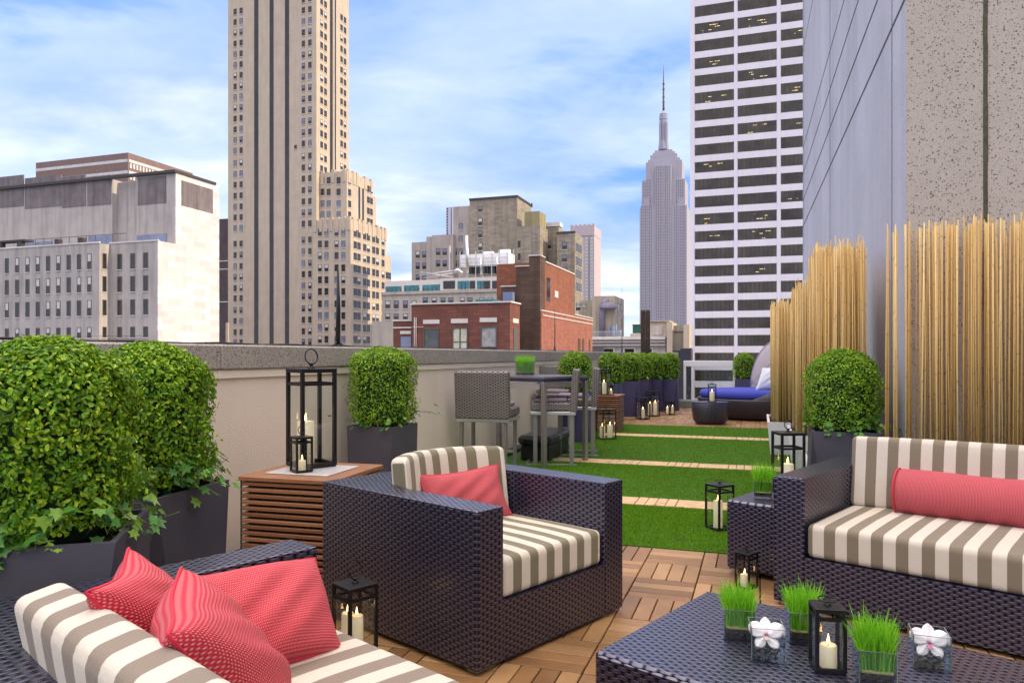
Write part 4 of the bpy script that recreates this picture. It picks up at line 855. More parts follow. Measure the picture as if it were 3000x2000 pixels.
# =================================================================== FURNITURE
def sofa(name, label, cat, loc, rot, Wd, Dp, n_seat, seatmat, backmat, cat_group=None, back_curve=.12, seat_z=(.27, .43), back_top=.80, bshape=None, ftot=.16, binset=0.0, bth=.062, boff=.085, lean=7):
    t = thing(name, label, cat, loc, rot, cat_group)
    aw, bt, hh = ftot, .17, .67
    # U shaped wicker body, inner rear corners curved
    inner = [(aw, 0.0)]; yb = Dp - bt; rcx = .32
    for i in range(9):
        a = math.pi / 2 * i / 8; inner.append((aw + rcx * (1 - math.cos(a)) , yb - rcx * .95 + rcx * .95 * math.sin(a)))
    inner2 = [(Wd - x, y) for x, y in inner][::-1]
    U = [(0, 0), (0, Dp), (Wd, Dp), (Wd, 0)] + [(Wd - aw, 0)] + inner2[:-1][0:] + inner[::-1]
    # build as quads strip: outer and inner lists
    m = MB(); z0 = .022
    ins = inner + inner2
    outer = []
    k = len(inner)
    for i, (x, y) in enumerate(inner):
        f = i / (k - 1); outer.append((0, Dp * min(1, f * 1.0)) if i < k - 1 else (min(x, Wd / 2), Dp))
    outer[k - 2] = (0, Dp)
    out2 = [(Wd - x, y) for x, y in outer][::-1]
    outs = outer + out2; n = len(ins); b = .012
    def ring(dx, z): return None
    vi = [Vector((x, y, 0)) for x, y in ins]; vo = [Vector((x, y, 0)) for x, y in outs]
    for i in range(n - 1):
        a, c, d_, e = vo[i], vo[i + 1], vi[i + 1], vi[i]
        up = Vector((0, 0, hh)); dn = Vector((0, 0, z0)); 
        if (a - c).length < 1e-5: m.add([a + up, d_ + up, e + up], [(0, 2, 1)] if False else [(0, 1, 2)])
        else: m.add([a + up, c + up, d_ + up, e + up], [(3, 2, 1, 0)] if False else [(0, 1, 2, 3)])
        if (a - c).length > 1e-5: m.add([a + dn, c + dn, c + up, a + up], [(0, 1, 2, 3)])
        m.add([e + dn, d_ + dn, d_ + up, e + up], [(3, 2, 1, 0)])
        m.add([a + dn, c + dn, d_ + dn, e + dn], [(0, 1, 2, 3)])
    for (o_, i_) in ((vo[0], vi[0]), (vi[-1], vo[-1])):
        m.add([o_ + Vector((0, 0, z0)), i_ + Vector((0, 0, z0)), i_ + Vector((0, 0, hh)), o_ + Vector((0, 0, hh))], [(0, 1, 2, 3)])
    body = m.build('wicker_frame', M['wick'], t, uv='box')
    bmx = bmesh.new(); bmx.from_mesh(body.data); bmesh.ops.remove_doubles(bmx, verts=bmx.verts, dist=1e-4); bmesh.ops.recalc_face_normals(bmx, faces=bmx.faces)
    es = [e for e in bmx.edges if len(e.link_faces) == 2 and e.calc_face_angle(0) > .9]
    bmesh.ops.bevel(bmx, geom=es, offset=.010, segments=2, affect='EDGES', profile=.6); bmx.to_mesh(body.data); bmx.free()
    # metric box uv again after bevel
    ul = body.data.uv_layers[0]; V = body.data.vertices
    for p in body.data.polygons:
        nn = p.normal; a = max(range(3), key=lambda q: abs(nn[q]))
        for li in p.loop_indices:
            c = V[body.data.loops[li].vertex_index].co; ul.data[li].uv = (c.y, c.x) if a == 2 else ((c.y, c.z) if a == 0 else (c.x, c.z))
    # base / apron under the seat
    m = MB(); poly = [(aw + .001, .0)] + [(x + .001, y) for x, y in inner[1:]] + [(x - .001, y) for x, y in inner2[:-1]] + [(Wd - aw - .001, 0)]
    m.prism([(x, max(y, .004)) for x, y in poly][::-1], z0, seat_z[0]); ba = m.build('seat_base', M['wick'], t, uv='box')
    for (x, y) in ((.06, .05), (Wd - .06 - .05, .05), (.06, Dp - .1), (Wd - .11, Dp - .1)): MB().box(x - .03, x + .08, y - .02, y + .04, 0, z0).build('foot', M['steel'], t)
    # cushions
    sw = (Wd - 2 * aw - .012) / n_seat; sd_ = Dp - bt - .16
    zc = (seat_z[0] + seat_z[1]) / 2; hz = (seat_z[1] - seat_z[0]) / 2
    for i in range(n_seat):
        cx = aw + .006 + sw * (i + .5)
        MB().rbox(sw / 2 - .002, sd_ / 2 + .05, hz + .004, .028, 10, .012, 0, Matrix.Translation((cx, -.0 + sd_ / 2 + .062, zc + .006)), wr=.0015).build('seat_cushion', seatmat, t)
    bw = Wd - 2 * aw - .02 - 2 * binset; bz = (back_top - seat_z[1]) / 2
    nb = n_seat
    for i in range(nb):
        w_ = bw / nb; cx = aw + .01 + binset + w_ * (i + .5)
        Mt = Matrix.Translation((cx, Dp - bt - boff, seat_z[1] + bz + .004)) @ Matrix.Rotation(rad(-lean), 4, 'X')
        m = MB(); m.rbox(w_ / 2 - .003, bth, bz, .026, 12, .008, 0, Mt)
        if back_curve:
            m.v = [(x, y - back_curve * (abs((x - Wd / 2) / (bw / 2)) ** (2.2 if nb == 1 else 8)), z) for x, y, z in m.v]
        m.build('back_cushion', backmat, t)
    return t
# stripes: pitch 124 mm, measured in each piece's own frame
STS = stripes('stripe_taupe_cream', 0, .110, .02, (.66, .60, .51), (.22, .18, .125))
STL = stripes('stripe_taupe_ecru', 0, .124, .02, (.66, .60, .51), (.24, .195, .15))
STG = stripes('stripe_olive_cream', 0, .113, .05, (.68, .63, .53), (.20, .18, .11))
arm = sofa('lounge_chair', 'deep square navy wicker lounge chair with striped cushions in the middle of the group', 'armchair', AB(2.11, 2.09), rad(48), 1.055, 1.09, 1, STG, STG, back_curve=.15, back_top=.79)
sr = sofa('wicker_sofa', 'navy wicker sofa with striped cushions at right holding the round bolster', 'sofa', AB(3.78, 1.566), rad(-42), 2.15, 1.04, 1, STS, STS, 'wicker sofas facing over the coffee table', back_curve=.05, back_top=.825)
sl = sofa('wicker_sofa', 'navy wicker sofa in the near left corner seen from behind its striped back cushion', 'sofa', AB(1.38, .075), rad(138), 2.19, 1.06, 1, STL, STL, 'wicker sofas facing over the coffee table', back_curve=.0, back_top=.785, binset=.215, bth=.055, boff=.055, lean=11)

# side table and coffee table
st = thing('side_table', 'small square navy wicker side table at left end of the right sofa', 'side table', AB(4.14, 2.0), rad(-42))
m = MB(); m.box(0, .425, 0, .43, .03, .437, bev=.012); m.build('wicker_body', M['wick'], st, uv='box')
for x in (.02, .36): 
    for y in (.03, .36): MB().box(x, x + .04, y, y + .04, 0, .03).build('foot', M['steel'], st)
ctl = at(1738, (1.3 - .36) * FPX / 865); ct = thing('coffee_table', 'long low navy wicker coffee table with grass vases and a lantern on it', 'coffee table', (ctl.x, ctl.y, 0), rad(-40.5))
m = MB(); m.box(0, 1.5, 0, .80, .05, .36, bev=.014); m.build('wicker_body', M['wick'], ct, uv='box')
for x in (.05, 1.4):
    for y in (.05, .7): MB().box(x, x + .05, y, y + .05, 0, .05).build('foot', M['steel'], ct)

# pillows ---------------------------------------------------------------------
PR = wovenred('coral_weave'); PR2 = wovenred('coral_weave_fine', .0062, (.56, .03, .06), (.76, .34, .32))
def pillow(label, p1, e1, e2, th, mat, group='coral throw pillows', sag=.05, seed=1):
    p1, e1, e2 = Vector(p1), Vector(e1), Vector(e2); nn = e1.cross(e2).normalized(); ctr = p1 + e1 / 2 + e2 / 2
    n = 30; vs = []; uvs = []; rr = random.Random(seed); ph = [rr.uniform(0, 6) for _ in range(4)]
    for side in (1, -1):
        for i in range(n + 1):
            for j in range(n + 1):
                x = -1 + 2 * i / n; y = -1 + 2 * j / n
                px = x * (1 - sag * (1 - y * y)); py = y * (1 - sag * (1 - x * x))
                h = th * (max(0, (1 - x * x)) * max(0, (1 - y * y))) ** .42
                h *= 1 + .10 * math.sin(4 * x + ph[0]) * math.sin(3 * y + ph[1]); h += .006 * math.sin(9 * (x + y) + ph[2]) * (1 - x * x) * (1 - y * y)
                vs.append(e1 / 2 * px + e2 / 2 * py + nn * h * side + nn * .012 * math.sin(2.5 * x + ph[3]) * 1.0); uvs.append(((x + 1) / 2 * e1.length, (y + 1) / 2 * e2.length))
    fs = []
    for s_ in range(2):
        o = s_ * (n + 1) ** 2
        for i in range(n):
            for j in range(n): q = (o + i * (n + 1) + j, o + (i + 1) * (n + 1) + j, o + (i + 1) * (n + 1) + j + 1, o + i * (n + 1) + j + 1); fs.append(q if s_ == 0 else q[::-1])
    me = bpy.data.meshes.new('throw_pillow'); me.from_pydata(vs, [], fs); me.materials.append(mat); ul = me.uv_layers.new(name='UVMap')
    for l in me.loops: ul.data[l.index].uv = uvs[l.vertex_index]
    for p in me.polygons: p.use_smooth = True
    o = bpy.data.objects.new('throw_pillow', me); COL.objects.link(o); o.location = ctr; tag(o, label, 'pillow', group)
    ring = []
    for k in range(96):
        a = k / 96 * 4; s_, f = int(a), a - int(a); x, y = [(-1 + 2 * f, -1), (1, -1 + 2 * f), (1 - 2 * f, 1), (-1, 1 - 2 * f)][s_]
        px = x * (1 - sag * (1 - y * y)); py = y * (1 - sag * (1 - x * x)); ring.append(e1 / 2 * px + e2 / 2 * py + nn * .012 * math.sin(2.5 * x + ph[3]))
    MB().tube(ring, .004, 6, closed=True).build('piping', mat, o)
    return o
pillow('coral woven pillow farthest left, its top corner by the sofa arm', (-.905, 1.76, .845), (.075, -.33, -.005), (.15, .19, -.37), .085, PR, seed=2, sag=.13)
pillow('coral woven pillow in the middle of the three on the left sofa', (-.700, 1.56, .850), (.105, -.31, -.03), (.13, .24, -.385), .10, PR, seed=5)
a = AB(.86, 2.00, .70); c = AB(1.31, 2.01, .665); pillow('coral woven pillow nearest the lounge chair, leaning on the left sofa arm', a, c - a, AB(-.03, -.19, -.235), .085, PR, seed=8)
a = AB(2.43, 2.84, .70); c = AB(2.955, 2.77, .70); pillow('coral woven pillow leaning inside the lounge chair', a, c - a, AB(-.02, -.13, -.265), .065, PR2, seed=11, sag=.12)
# bolster
bo = AB(3.78 + .66, 1.566 - .42, .43 + .125) ; m = MB(); Lb = 1.15; r = .122
pr = [(.02, 0), (.075, .001), (.108, .008), (r, .03)] + [(r + .003 * math.sin(i * .9), .03 + (Lb - .06) * i / 14) for i in range(1, 14)] + [(r, Lb - .03), (.108, Lb - .008), (.075, Lb - .001), (.02, Lb)]
m.lathe(pr, 40); bol = m.build('bolster', PR2, None); me = bol.data; ul = me.uv_layers.new(name='UVMap')
for p in me.polygons:
    for li in p.loop_indices: c = me.vertices[me.loops[li].vertex_index].co; a = math.atan2(c.y, c.x); ul.data[li].uv = (a * r, c.z)
    aa = [ul.data[li].uv[0] for li in p.loop_indices]
    if max(aa) - min(aa) > .4:
        for li in p.loop_indices:
            if ul.data[li].uv[0] < 0: ul.data[li].uv[0] += 2 * math.pi * r
bol.rotation_euler = (rad(90), 0, rad(48)); bol.location = bo; tag(bol, 'long round coral woven bolster lying on the right sofa', 'bolster')
MB().tube([(r * 1.0 * math.cos(a), r * math.sin(a), .012) for a in [k * 2 * math.pi / 40 for k in range(40)]], .006, 6, closed=True).build('piping', PR2, bol)

# slatted boxes -------------------------------------------------------------------
def slatbox(label, loc, rot, wd, dp, h, mat_on=True):
    t = thing('slatted_box', label, 'side table', loc, rot, 'slatted wooden boxes')
    MB().box(.03, wd - .03, .03, dp - .03, .02, h - .03).build('inner_box', plain('dark_inner', (.035, .02, .012), .9), t)
    m = MB(); n = 17; p = (h - .03) / n; 
    for i in range(n): z = i * p; m.box(0, wd, 0, dp, z + .011, z + p - .003, bev=.003)
    m.build('slats', M['slat'], t); MB().box(-.012, wd + .012, -.012, dp + .012, h - .026, h, bev=.004).build('top', M['slat'], t)
    MB().box(-.002, .006, -.002, .006, 0, h).build('corner_trim', M['darkroof'], t)
    return t
sb1 = slatbox('slatted wooden box table beside left planter with the tall lantern on top', (-1.53, 4.16, 0), rad(-15.5), .575, .60, .62)
tray = MB().box(.09, .49, .10, .47, .62, .628, bev=.003).build('tray', plain('frosted_tray', (.55, .54, .56), .3, 0, .2, 9), None); tray.location = sb1.location; tray.rotation_euler = sb1.rotation_euler
tag(tray, 'flat pale grey tray under the tall lantern on the slatted box', 'tray')
p_ = TW(*rd(1811, 12.4)); sb2 = slatbox('slatted wooden box table far on the lawn beside slate blue planters', TW(rd(1811, 12.4)[0] - .56, rd(1811, 12.4)[1]), -TH, .56, .56, .62)

# lanterns --------------------------------------------------------------------------
def lantern(label, loc, rot, wd, h, bar, ring=True, group='black candle lanterns', flat_ring=False, rh=None, glass=True):
    t = thing('candle_lantern', label, 'lantern', loc, rot, group); x = wd / 2; b = bar; m = MB()
    for sx_ in (-1, 1):
        for sy_ in (-1, 1): cx, cy = sx_ * (x - b / 2), sy_ * (x - b / 2); m.box(cx - b / 2, cx + b / 2, cy - b / 2, cy + b / 2, b * .4, h - b * .5)
    zb = h * .86
    for z0, z1 in ((b * .45, b * 1.3), (zb - b * .9, zb), (h - b * 1.2, h - b * .52)):
        for s_ in (-1, 1): m.box(-x + b, x - b, s_ * (x - b / 2) - b * .42, s_ * (x - b / 2) + b * .42, z0, z1); m.box(s_ * (x - b / 2) - b * .42, s_ * (x - b / 2) + b * .42, -x + b, x - b, z0, z1)
    m.build('frame', M['blackmetal'], t)
    MB().box(-x * 1.02, x * 1.02, -x * 1.02, x * 1.02, h - b * .5, h, bev=b * .12).build('cap', M['blackmetal'], t)
    m = MB().box(-x * .96, x * .96, -x * .96, x * .96, b * .1, b * .42)
    for sx_ in (-1, 1):
        for sy_ in (-1, 1): m.box(sx_ * x * .8 - b * .4, sx_ * x * .8 + b * .4, sy_ * x * .8 - b * .4, sy_ * x * .8 + b * .4, 0, b * .1)
    m.build('base', M['blackmetal'], t)
    R = rh or max(.022, wd * .20); z = h
    m = MB(); m.lathe([(b * 1.1, z - .001), (b * 1.1, z + b * .25), (b * .55, z + b * .5), (b * .5, z + b * 1.0), (b * .8, z + b * 1.2), (b * .8, z + b * 1.5)], 12)
    zc = z + b * 1.3 + R
    if flat_ring: pts = [(R * math.cos(a) * 1.0, R * math.sin(a) * .9, z + b * 1.7 + .002 * math.sin(a)) for a in [k * 2 * math.pi / 28 for k in range(28)]]
    else: pts = [(R * math.cos(a) * .95, R * .35 * math.sin(a + .6) * .6, zc + R * math.sin(a)) for a in [k * 2 * math.pi / 28 for k in range(28)]]
    m.tube(pts, max(.0022, b * .20), 6, closed=True); m.build('ring_handle', M['blackmetal'], t)
    if glass:
        m = MB(); g_ = x - b * .5
        for s_ in (-1, 1): m.box(-g_ + b * .6, g_ - b * .6, s_ * g_ - .0012, s_ * g_ + .0012, b * 1.3, zb - b); m.box(s_ * g_ - .0012, s_ * g_ + .0012, -g_ + b * .6, g_ - b * .6, b * 1.3, zb - b)
        m.build('pane', M['glass'], t)
    m = MB().box(x, x + b * .7, -b * .5, b * .5, h * .5, h * .5 + b * .3); m.build('latch', M['blackmetal'], t)
    return t
def candle(label, loc, r, h, group='ivory pillar candles', fl=True):
    t = thing('candle', label, 'candle', loc, random.random() * 3, group); m = MB()
    m.lathe([(r * .97, 0), (r, .002), (r, h * .5), (r * .99, h - .004), (r * .9, h), (r * .6, h - .004), (.001, h - .006)], 22); m.build('wax', M['candle'], t)
    MB().tube([(0, 0, h - .006), (.0008, 0, h + .005)], .0011, 5).build('wick', M['wick_black'], t)
    if fl: f = min(.011, max(.007, r * .28)); k = f / .0075; MB().lathe([(.0003, h + .003), (f * .55, h + .006), (f * .62, h + .010 * k), (f * .42, h + .018 * k), (f * .16, h + .027 * k), (.0002, h + .034 * k)], 10).build('flame', M['flame'], t)
    return t
# 1 tall lantern on the slatted box
c1 = at(912, 4.47); lantern('tall black lantern standing on the near slatted box', (c1.x, c1.y, .628), rad(40), .225, .592, .021)
candle('thick ivory candle inside the tall lantern on the near slatted box', (c1.x - .04, c1.y + .02, .644), .052, .255)
c2 = at(883, 4.25); lantern('small black lantern standing in front of the tall lantern on the slatted box', (c2.x, c2.y, .628), rad(38), .100, .205, .011, rh=.022)
candle('short ivory candle inside the small lantern on the near slatted box', (c2.x + .004, c2.y, .634), .021, .062)
c3 = at(1040, 3.10); lantern('black lantern standing on the deck between left sofa and lounge chair', (c3.x, c3.y, 0), rad(44), .138, .345, .013, rh=.035)
candle('right ivory candle of the pair in the lantern beside the lounge chair', (c3.x + .012, c3.y - .022, .012), .027, .205); candle('left ivory candle of the pair in the lantern beside the lounge chair', (c3.x - .036, c3.y + .022, .012), .026, .200)
c4 = at(2108, 5.50); lantern('black lantern standing on the lawn left of the side table', (c4.x, c4.y, .006), rad(28), .150, .335, .013, flat_ring=True, rh=.04)
candle('tall ivory candle in the lantern on the lawn near the side table', (c4.x - .012, c4.y, .018), .034, .20)
c5 = at(2309, 5.28); lantern('tall black lantern half hidden behind right sofa arm by the white planter', (c5.x, c5.y, .006), rad(4), .175, .745, .016, rh=.03)
candle('ivory candle in the tall lantern behind the right sofa arm', (c5.x - .003, c5.y, .02), .042, .505)
c6 = at(2187, 4.13); lantern('small black lantern on the deck in front of the side table', (c6.x, c6.y, 0), rad(40), .092, .200, .010, rh=.022)
candle('short ivory candle in the small lantern in front of the side table', (c6.x - .01, c6.y, .006), .024, .07)
c7 = at(2424, 2.215); lantern('small black lantern standing on the coffee table', (c7.x, c7.y, .361), rad(-9), .088, .190, .0105, flat_ring=True, rh=.026)
candle('short ivory candle in the lantern on the coffee table', (c7.x + .001, c7.y - .004, .367), .0245, .068)
# distant lanterns
def far_l(label, u, Y, wd, h, z=.004, rot=20, n=1, cr=.035, chh=.18, cl='', bar=.014):
    c = at(u, Y); lantern(label, (c.x, c.y, z), rad(rot), wd, h, bar, rh=.035)
    if n == 1: candle(cl, (c.x, c.y, z + .014), cr, chh)
    else:
        for s_, w_ in ((-1, 'left'), (1, 'right')): candle(w_ + ' ' + cl, (c.x + s_ * .062, c.y + s_ * .03, z + .014), cr, chh * (1 if s_ > 0 else .92))
far_l('tall black lantern with two candles on the lawn in front of the far slatted box', 1776, 11.45, .23, .46, n=2, cr=.042, chh=.20, cl='candle of the pair in the lantern on the lawn by the far slatted box')
far_l('tall black lantern standing on the far slatted box', 1769, 12.62, .19, .44, z=.62, chh=.20, cr=.045, cl='ivory candle in the tall lantern on the far slatted box')
far_l('tiny black lantern at the right corner of the far slatted box', 1790, 12.52, .08, .17, z=.62, chh=.07, cr=.026, cl='short candle in the tiny lantern on the far slatted box', bar=.008)
far_l('lowest left of the three black lanterns before the slate blue planters', 1883, 15.0, .21, .43, chh=.19, cr=.042, cl='ivory candle in the lowest left lantern before the slate blue planters')
far_l('tallest black lantern standing before the slate blue planters', 1912, 15.75, .22, .53, n=2, chh=.27, cr=.042, cl='candle of the pair in the tallest lantern before the planters')
far_l('small black lantern farthest right before the slate blue planters', 1963, 16.15, .15, .30, n=2, chh=.155, cr=.030, cl='candle of the pair in the small lantern by the last planter', bar=.011)
far_l('black lantern standing on the round wicker ottoman', 2086, 13.95, .155, .34, z=.415, chh=.18, cr=.045, cl='ivory candle in the lantern on the round ottoman', rot=-14)

# topiary planters ---------------------------------------------------------------------
def leaf_shell(n, r, zlo, zhi, size, dome=.5, depth=.05, sq=1.0):
    """leaf positions through the outer shell of a rounded column"""
    H_ = zhi - zlo; cap = r * dome * 2
    hs = rng.random(n); z = zlo + hs * H_
    # radius profile
    def prof(z): t = np.clip((z - (zhi - cap)) / cap, 0, 1); tl = np.clip((zlo + .12 - z) / .12, 0, 1); return r * np.sqrt(np.clip(1 - t ** 2.2, 0, 1)) * (1 - .12 * tl)
    th = rng.random(n) * 2 * math.pi
    capn = int(n * .30); idx = rng.choice(n, capn, replace=False); rad_ = prof(z)
    # top cap sampled by disc
    rr = r * np.sqrt(rng.random(capn)); t = (1 - (rr / r) ** 2) ** (1 / 2.2); z[idx] = zhi - cap + cap * t; rad_[idx] = rr
    p0 = rng.random(3) * 6; lump = 1 + .045 * np.sin(3 * th + z * 17 + p0[0]) + .04 * np.sin(7 * th + 23 * z + p0[1]) + .03 * np.sin(13 * th - 31 * z + p0[2])
    inn = 1 - rng.random(n) ** 1.6 * depth / r; inn += (rng.random(n) > .90) * rng.random(n) * .11
    x = np.cos(th) * rad_ * lump * inn; y = np.sin(th) * rad_ * lump * inn; z = z + rng.normal(0, .006, n)
    nz = np.clip((z - (zhi - cap)) / cap, -.2, 1); nx, ny = np.cos(th) * np.sqrt(1 - nz ** 2), np.sin(th) * np.sqrt(1 - nz ** 2)
    Nn = np.c_[nx, ny, nz] + rng.normal(0, .55, (n, 3)) + np.array([0, 0, .35]); Nn /= np.linalg.norm(Nn, axis=1)[:, None]
    return np.c_[x, y, z], Nn
def leaves(P, Nn, size, asp=.55, fold=.25):
    n = len(P); t = rng.normal(0, 1, (n, 3)); t -= (t * Nn).sum(1)[:, None] * Nn; t /= np.linalg.norm(t, axis=1)[:, None]; b = np.cross(Nn, t)
    s = size * rng.uniform(.65, 1.2, n)[:, None]; base = P - t * s * .5; tip = P + t * s * .5 - Nn * s * .12; mid = P + Nn * s * fold * .0
    l = P + b * s * asp * .5 + Nn * s * fold * .45; r = P - b * s * asp * .5 + Nn * s * fold * .45
    l2 = P + t * s * .22 + b * s * asp * .42 + Nn * s * fold * .3; r2 = P + t * s * .22 - b * s * asp * .42 + Nn * s * fold * .3
    l1 = P - t * s * .22 + b * s * asp * .42 + Nn * s * fold * .3; r1 = P - t * s * .22 - b * s * asp * .42 + Nn * s * fold * .3
    V = np.stack([base, r1, r2, tip, l2, l1], 1).reshape(-1, 3); o = np.arange(n)[:, None] * 6
    F = np.concatenate([o + np.array([0, 1, 2, 3]), o + np.array([0, 3, 4, 5])], 1).reshape(-1, 4); return V, F
IVY = [(0, -.42), (.22, -.30), (.5, -.34), (.36, -.06), (.46, .22), (.17, .18), (0, .58), (-.17, .18), (-.46, .22), (-.36, -.06), (-.5, -.34), (-.22, -.30)]
def ivy_mesh(n, w_, zr, size, hang=.12, outl=.04, sector=None, dens_low=True):
    V = []; F = []; 
    rnd = random.Random(int(w_ * 1000) + n)
    stems = MB(); vines = []
    nv = max(6, n // 11)
    for k in range(nv):
        a = rnd.uniform(*sector) if sector else rnd.uniform(0, 6.283); x, y = math.cos(a), math.sin(a); s = 1 / max(abs(x), abs(y)); px, py = x * s * w_ * .78, y * s * w_ * .78
        out_ = (rnd.uniform(.15, .6) if rnd.random() < .75 else rnd.uniform(.8, 1.5)) * outl * 3; pts = [Vector((px * .7, py * .7, zr - .01))]; p = Vector((px, py, zr + rnd.uniform(.01, .11))); pts.append(p.copy()); dirx = Vector((x + rnd.uniform(-.5, .5), y + rnd.uniform(-.5, .5), 0)).normalized()
        for q in range(rnd.randint(2, 4)): p = p + dirx * out_ * rnd.uniform(.3, .7) + Vector((0, 0, rnd.uniform(-hang * .5, .03))); pts.append(p.copy())
        vines.append(pts); stems.tube(pts, .0016, 4)
    for i in range(n):
        pts = vines[i % nv]; j = rnd.randrange(1, len(pts)); f = rnd.random(); c = pts[j - 1].lerp(pts[j], f) + Vector((rnd.gauss(0, .022), rnd.gauss(0, .022), rnd.gauss(.015, .026)))
        rdir = Vector((c.x, c.y, 0)).normalized(); nn = (rdir * rnd.uniform(.2, 1.0) + Vector((rnd.gauss(0, .35), rnd.gauss(0, .35), rnd.uniform(.3, 1)))).normalized()
        tt = (rdir * .5 + Vector((rnd.gauss(0, .6), rnd.gauss(0, .6), -.6))); tt = (tt - nn * tt.dot(nn)).normalized(); bb = nn.cross(tt); s = size * rnd.uniform(.6, 1.25); o = len(V)
        V.append(c - nn * s * .10)
        for (lx, ly) in IVY: V.append(c + bb * lx * s + tt * ly * s + nn * s * (-.12 * (lx * lx) * 4 * .5 + .04 * rnd.uniform(-1, 1)))
        for q in range(12): F.append((o, o + 1 + q, o + 1 + (q + 1) % 12, o + 1 + (q + 1) % 12))
    return np.array([tuple(v) for v in V]), np.array([f[:3] for f in F]), stems
def planter_mesh(hw_, h, wall=.018, chamf=.13, flare=.03):
    """square top, corners cut to triangular facets that widen to the foot"""
    m = MB(); a = hw_; c = chamf; f = flare
    top = [(-a, -a), (a, -a), (a, a), (-a, a)]
    g = a + f
    bot = [(-g + c, -g), (g - c, -g), (g, -g + c), (g, g - c), (g - c, g), (-g + c, g), (-g, g - c), (-g, -g + c)]
    vs = [(x, y, h) for x, y in top] + [(x, y, 0) for x, y in bot]
    fs = [(0, 4, 5, 1), (1, 6, 7, 2), (2, 8, 9, 3), (3, 10, 11, 0), (1, 5, 6), (2, 7, 8), (3, 9, 10), (0, 11, 4), (11, 10, 9, 8, 7, 6, 5, 4)]
    i = a - wall; vs += [(-i, -i, h), (i, -i, h), (i, i, h), (-i, i, h), (-i, -i, h - .06), (i, -i, h - .06), (i, i, h - .06), (-i, i, h - .06)]
    fs += [(0, 1, 13, 12), (1, 2, 14, 13), (2, 3, 15, 14), (3, 0, 12, 15), (12, 13, 17, 16), (13, 14, 18, 17), (14, 15, 19, 18), (15, 12, 16, 19)]
    m.add(vs, fs); m.box(-i, i, -i, i, h - .065, h - .03, 1); return m
def topiary(label, loc, rot, r, ztop, nleaf, lsize, hw_=.215, h=.75, mat='lid', ivy=40, isize=.05, dome=.5, group='clipped boxwood topiaries in square planters', sector=None, depth=.05):
    t = thing('potted_topiary', label, 'topiary', loc, rot, group)
    planter_mesh(hw_, h).build('planter', [M[mat], M['soil']], t)
    P, Nn = leaf_shell(nleaf, r, h + .02, ztop, lsize, dome, depth); V, F = leaves(P, Nn, lsize); cr = mesh_np('crown', V, F, M['box'], t)
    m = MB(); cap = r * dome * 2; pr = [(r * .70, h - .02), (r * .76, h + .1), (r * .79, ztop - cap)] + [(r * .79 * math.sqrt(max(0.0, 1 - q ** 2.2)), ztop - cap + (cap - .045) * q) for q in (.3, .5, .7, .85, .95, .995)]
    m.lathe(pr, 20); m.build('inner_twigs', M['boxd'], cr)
    if ivy:
        V, F, stems = ivy_mesh(ivy, hw_, h, isize, sector=sector); iv = mesh_np('ivy', V, F, M['ivy'], t); stems.build('vine', M['vine'], iv)
    MB().tube([(0, 0, h - .05), (.006, 0, h + .15), (0, .004, h + .35)], [.02, .016, .008], 7).build('trunk', M['boxwood'], t)
    return t
def tl(u, Y): c = at(u, Y); return (c.x, c.y, 0)
topiary('huge boxwood topiary with ivy cut off by the left edge of the frame', (-1.475, 2.34, 0), rad(16), .252, 1.350, 19500, .0205, hw_=.25, ivy=330, isize=.048, dome=.42, depth=.065)
topiary('second boxwood topiary from the left, trailing ivy toward the slatted box', (-1.525, 3.10, 0), rad(-14), .248, 1.345, 18500, .020, hw_=.225, ivy=330, isize=.047, dome=.42, depth=.065)
topiary('boxwood topiary against the parapet between tall lantern and wicker bar stools', tl(1122, 5.88), -TH, .262, 1.358, 11000, .019, ivy=170, isize=.042, dome=.30, hw_=.205)
topiary('large round boxwood topiary in grey planter between the bamboo screens on right', (2.455, 5.47, 0), -TH, .268, 1.340, 12000, .019, ivy=260, isize=.048, dome=.52, hw_=.225)
topiary('boxwood topiary in slate blue planter behind the right bar stools', tl(1686, 11.2), -TH, .258, 1.350, 3800, .030, mat='planterblue', ivy=16, isize=.05)
spec = [(1789, 14.5, 'rounded boxwood topiary in slate blue planter directly behind the far slatted box'),
        (1843, 15.85, 'boxwood topiary in slate blue planter just left of the dark reed post'),
        (1879, 16.75, 'boxwood topiary mostly hidden directly below the dark reed post'),
        (1914, 17.2, 'boxwood topiary in faceted planter just right of the dark reed post'),
        (1960, 17.45, 'boxwood topiary at the far end of parapet beside the glass railing'),
        (2181, 17.3, 'lone boxwood topiary behind the white canopy of the daybed')]
proto = None
for u, Y, lab in spec:
    if proto is None: proto = topiary(lab, tl(u, Y), -TH, .262, 1.352, 3300, .034, mat='planterblue', ivy=34, isize=.055, hw_=.205)
    else:
        c = copy_thing(proto, tl(u, Y), -TH + math.pi / 2 * (spec.index((u, Y, lab)) % 4), lab)
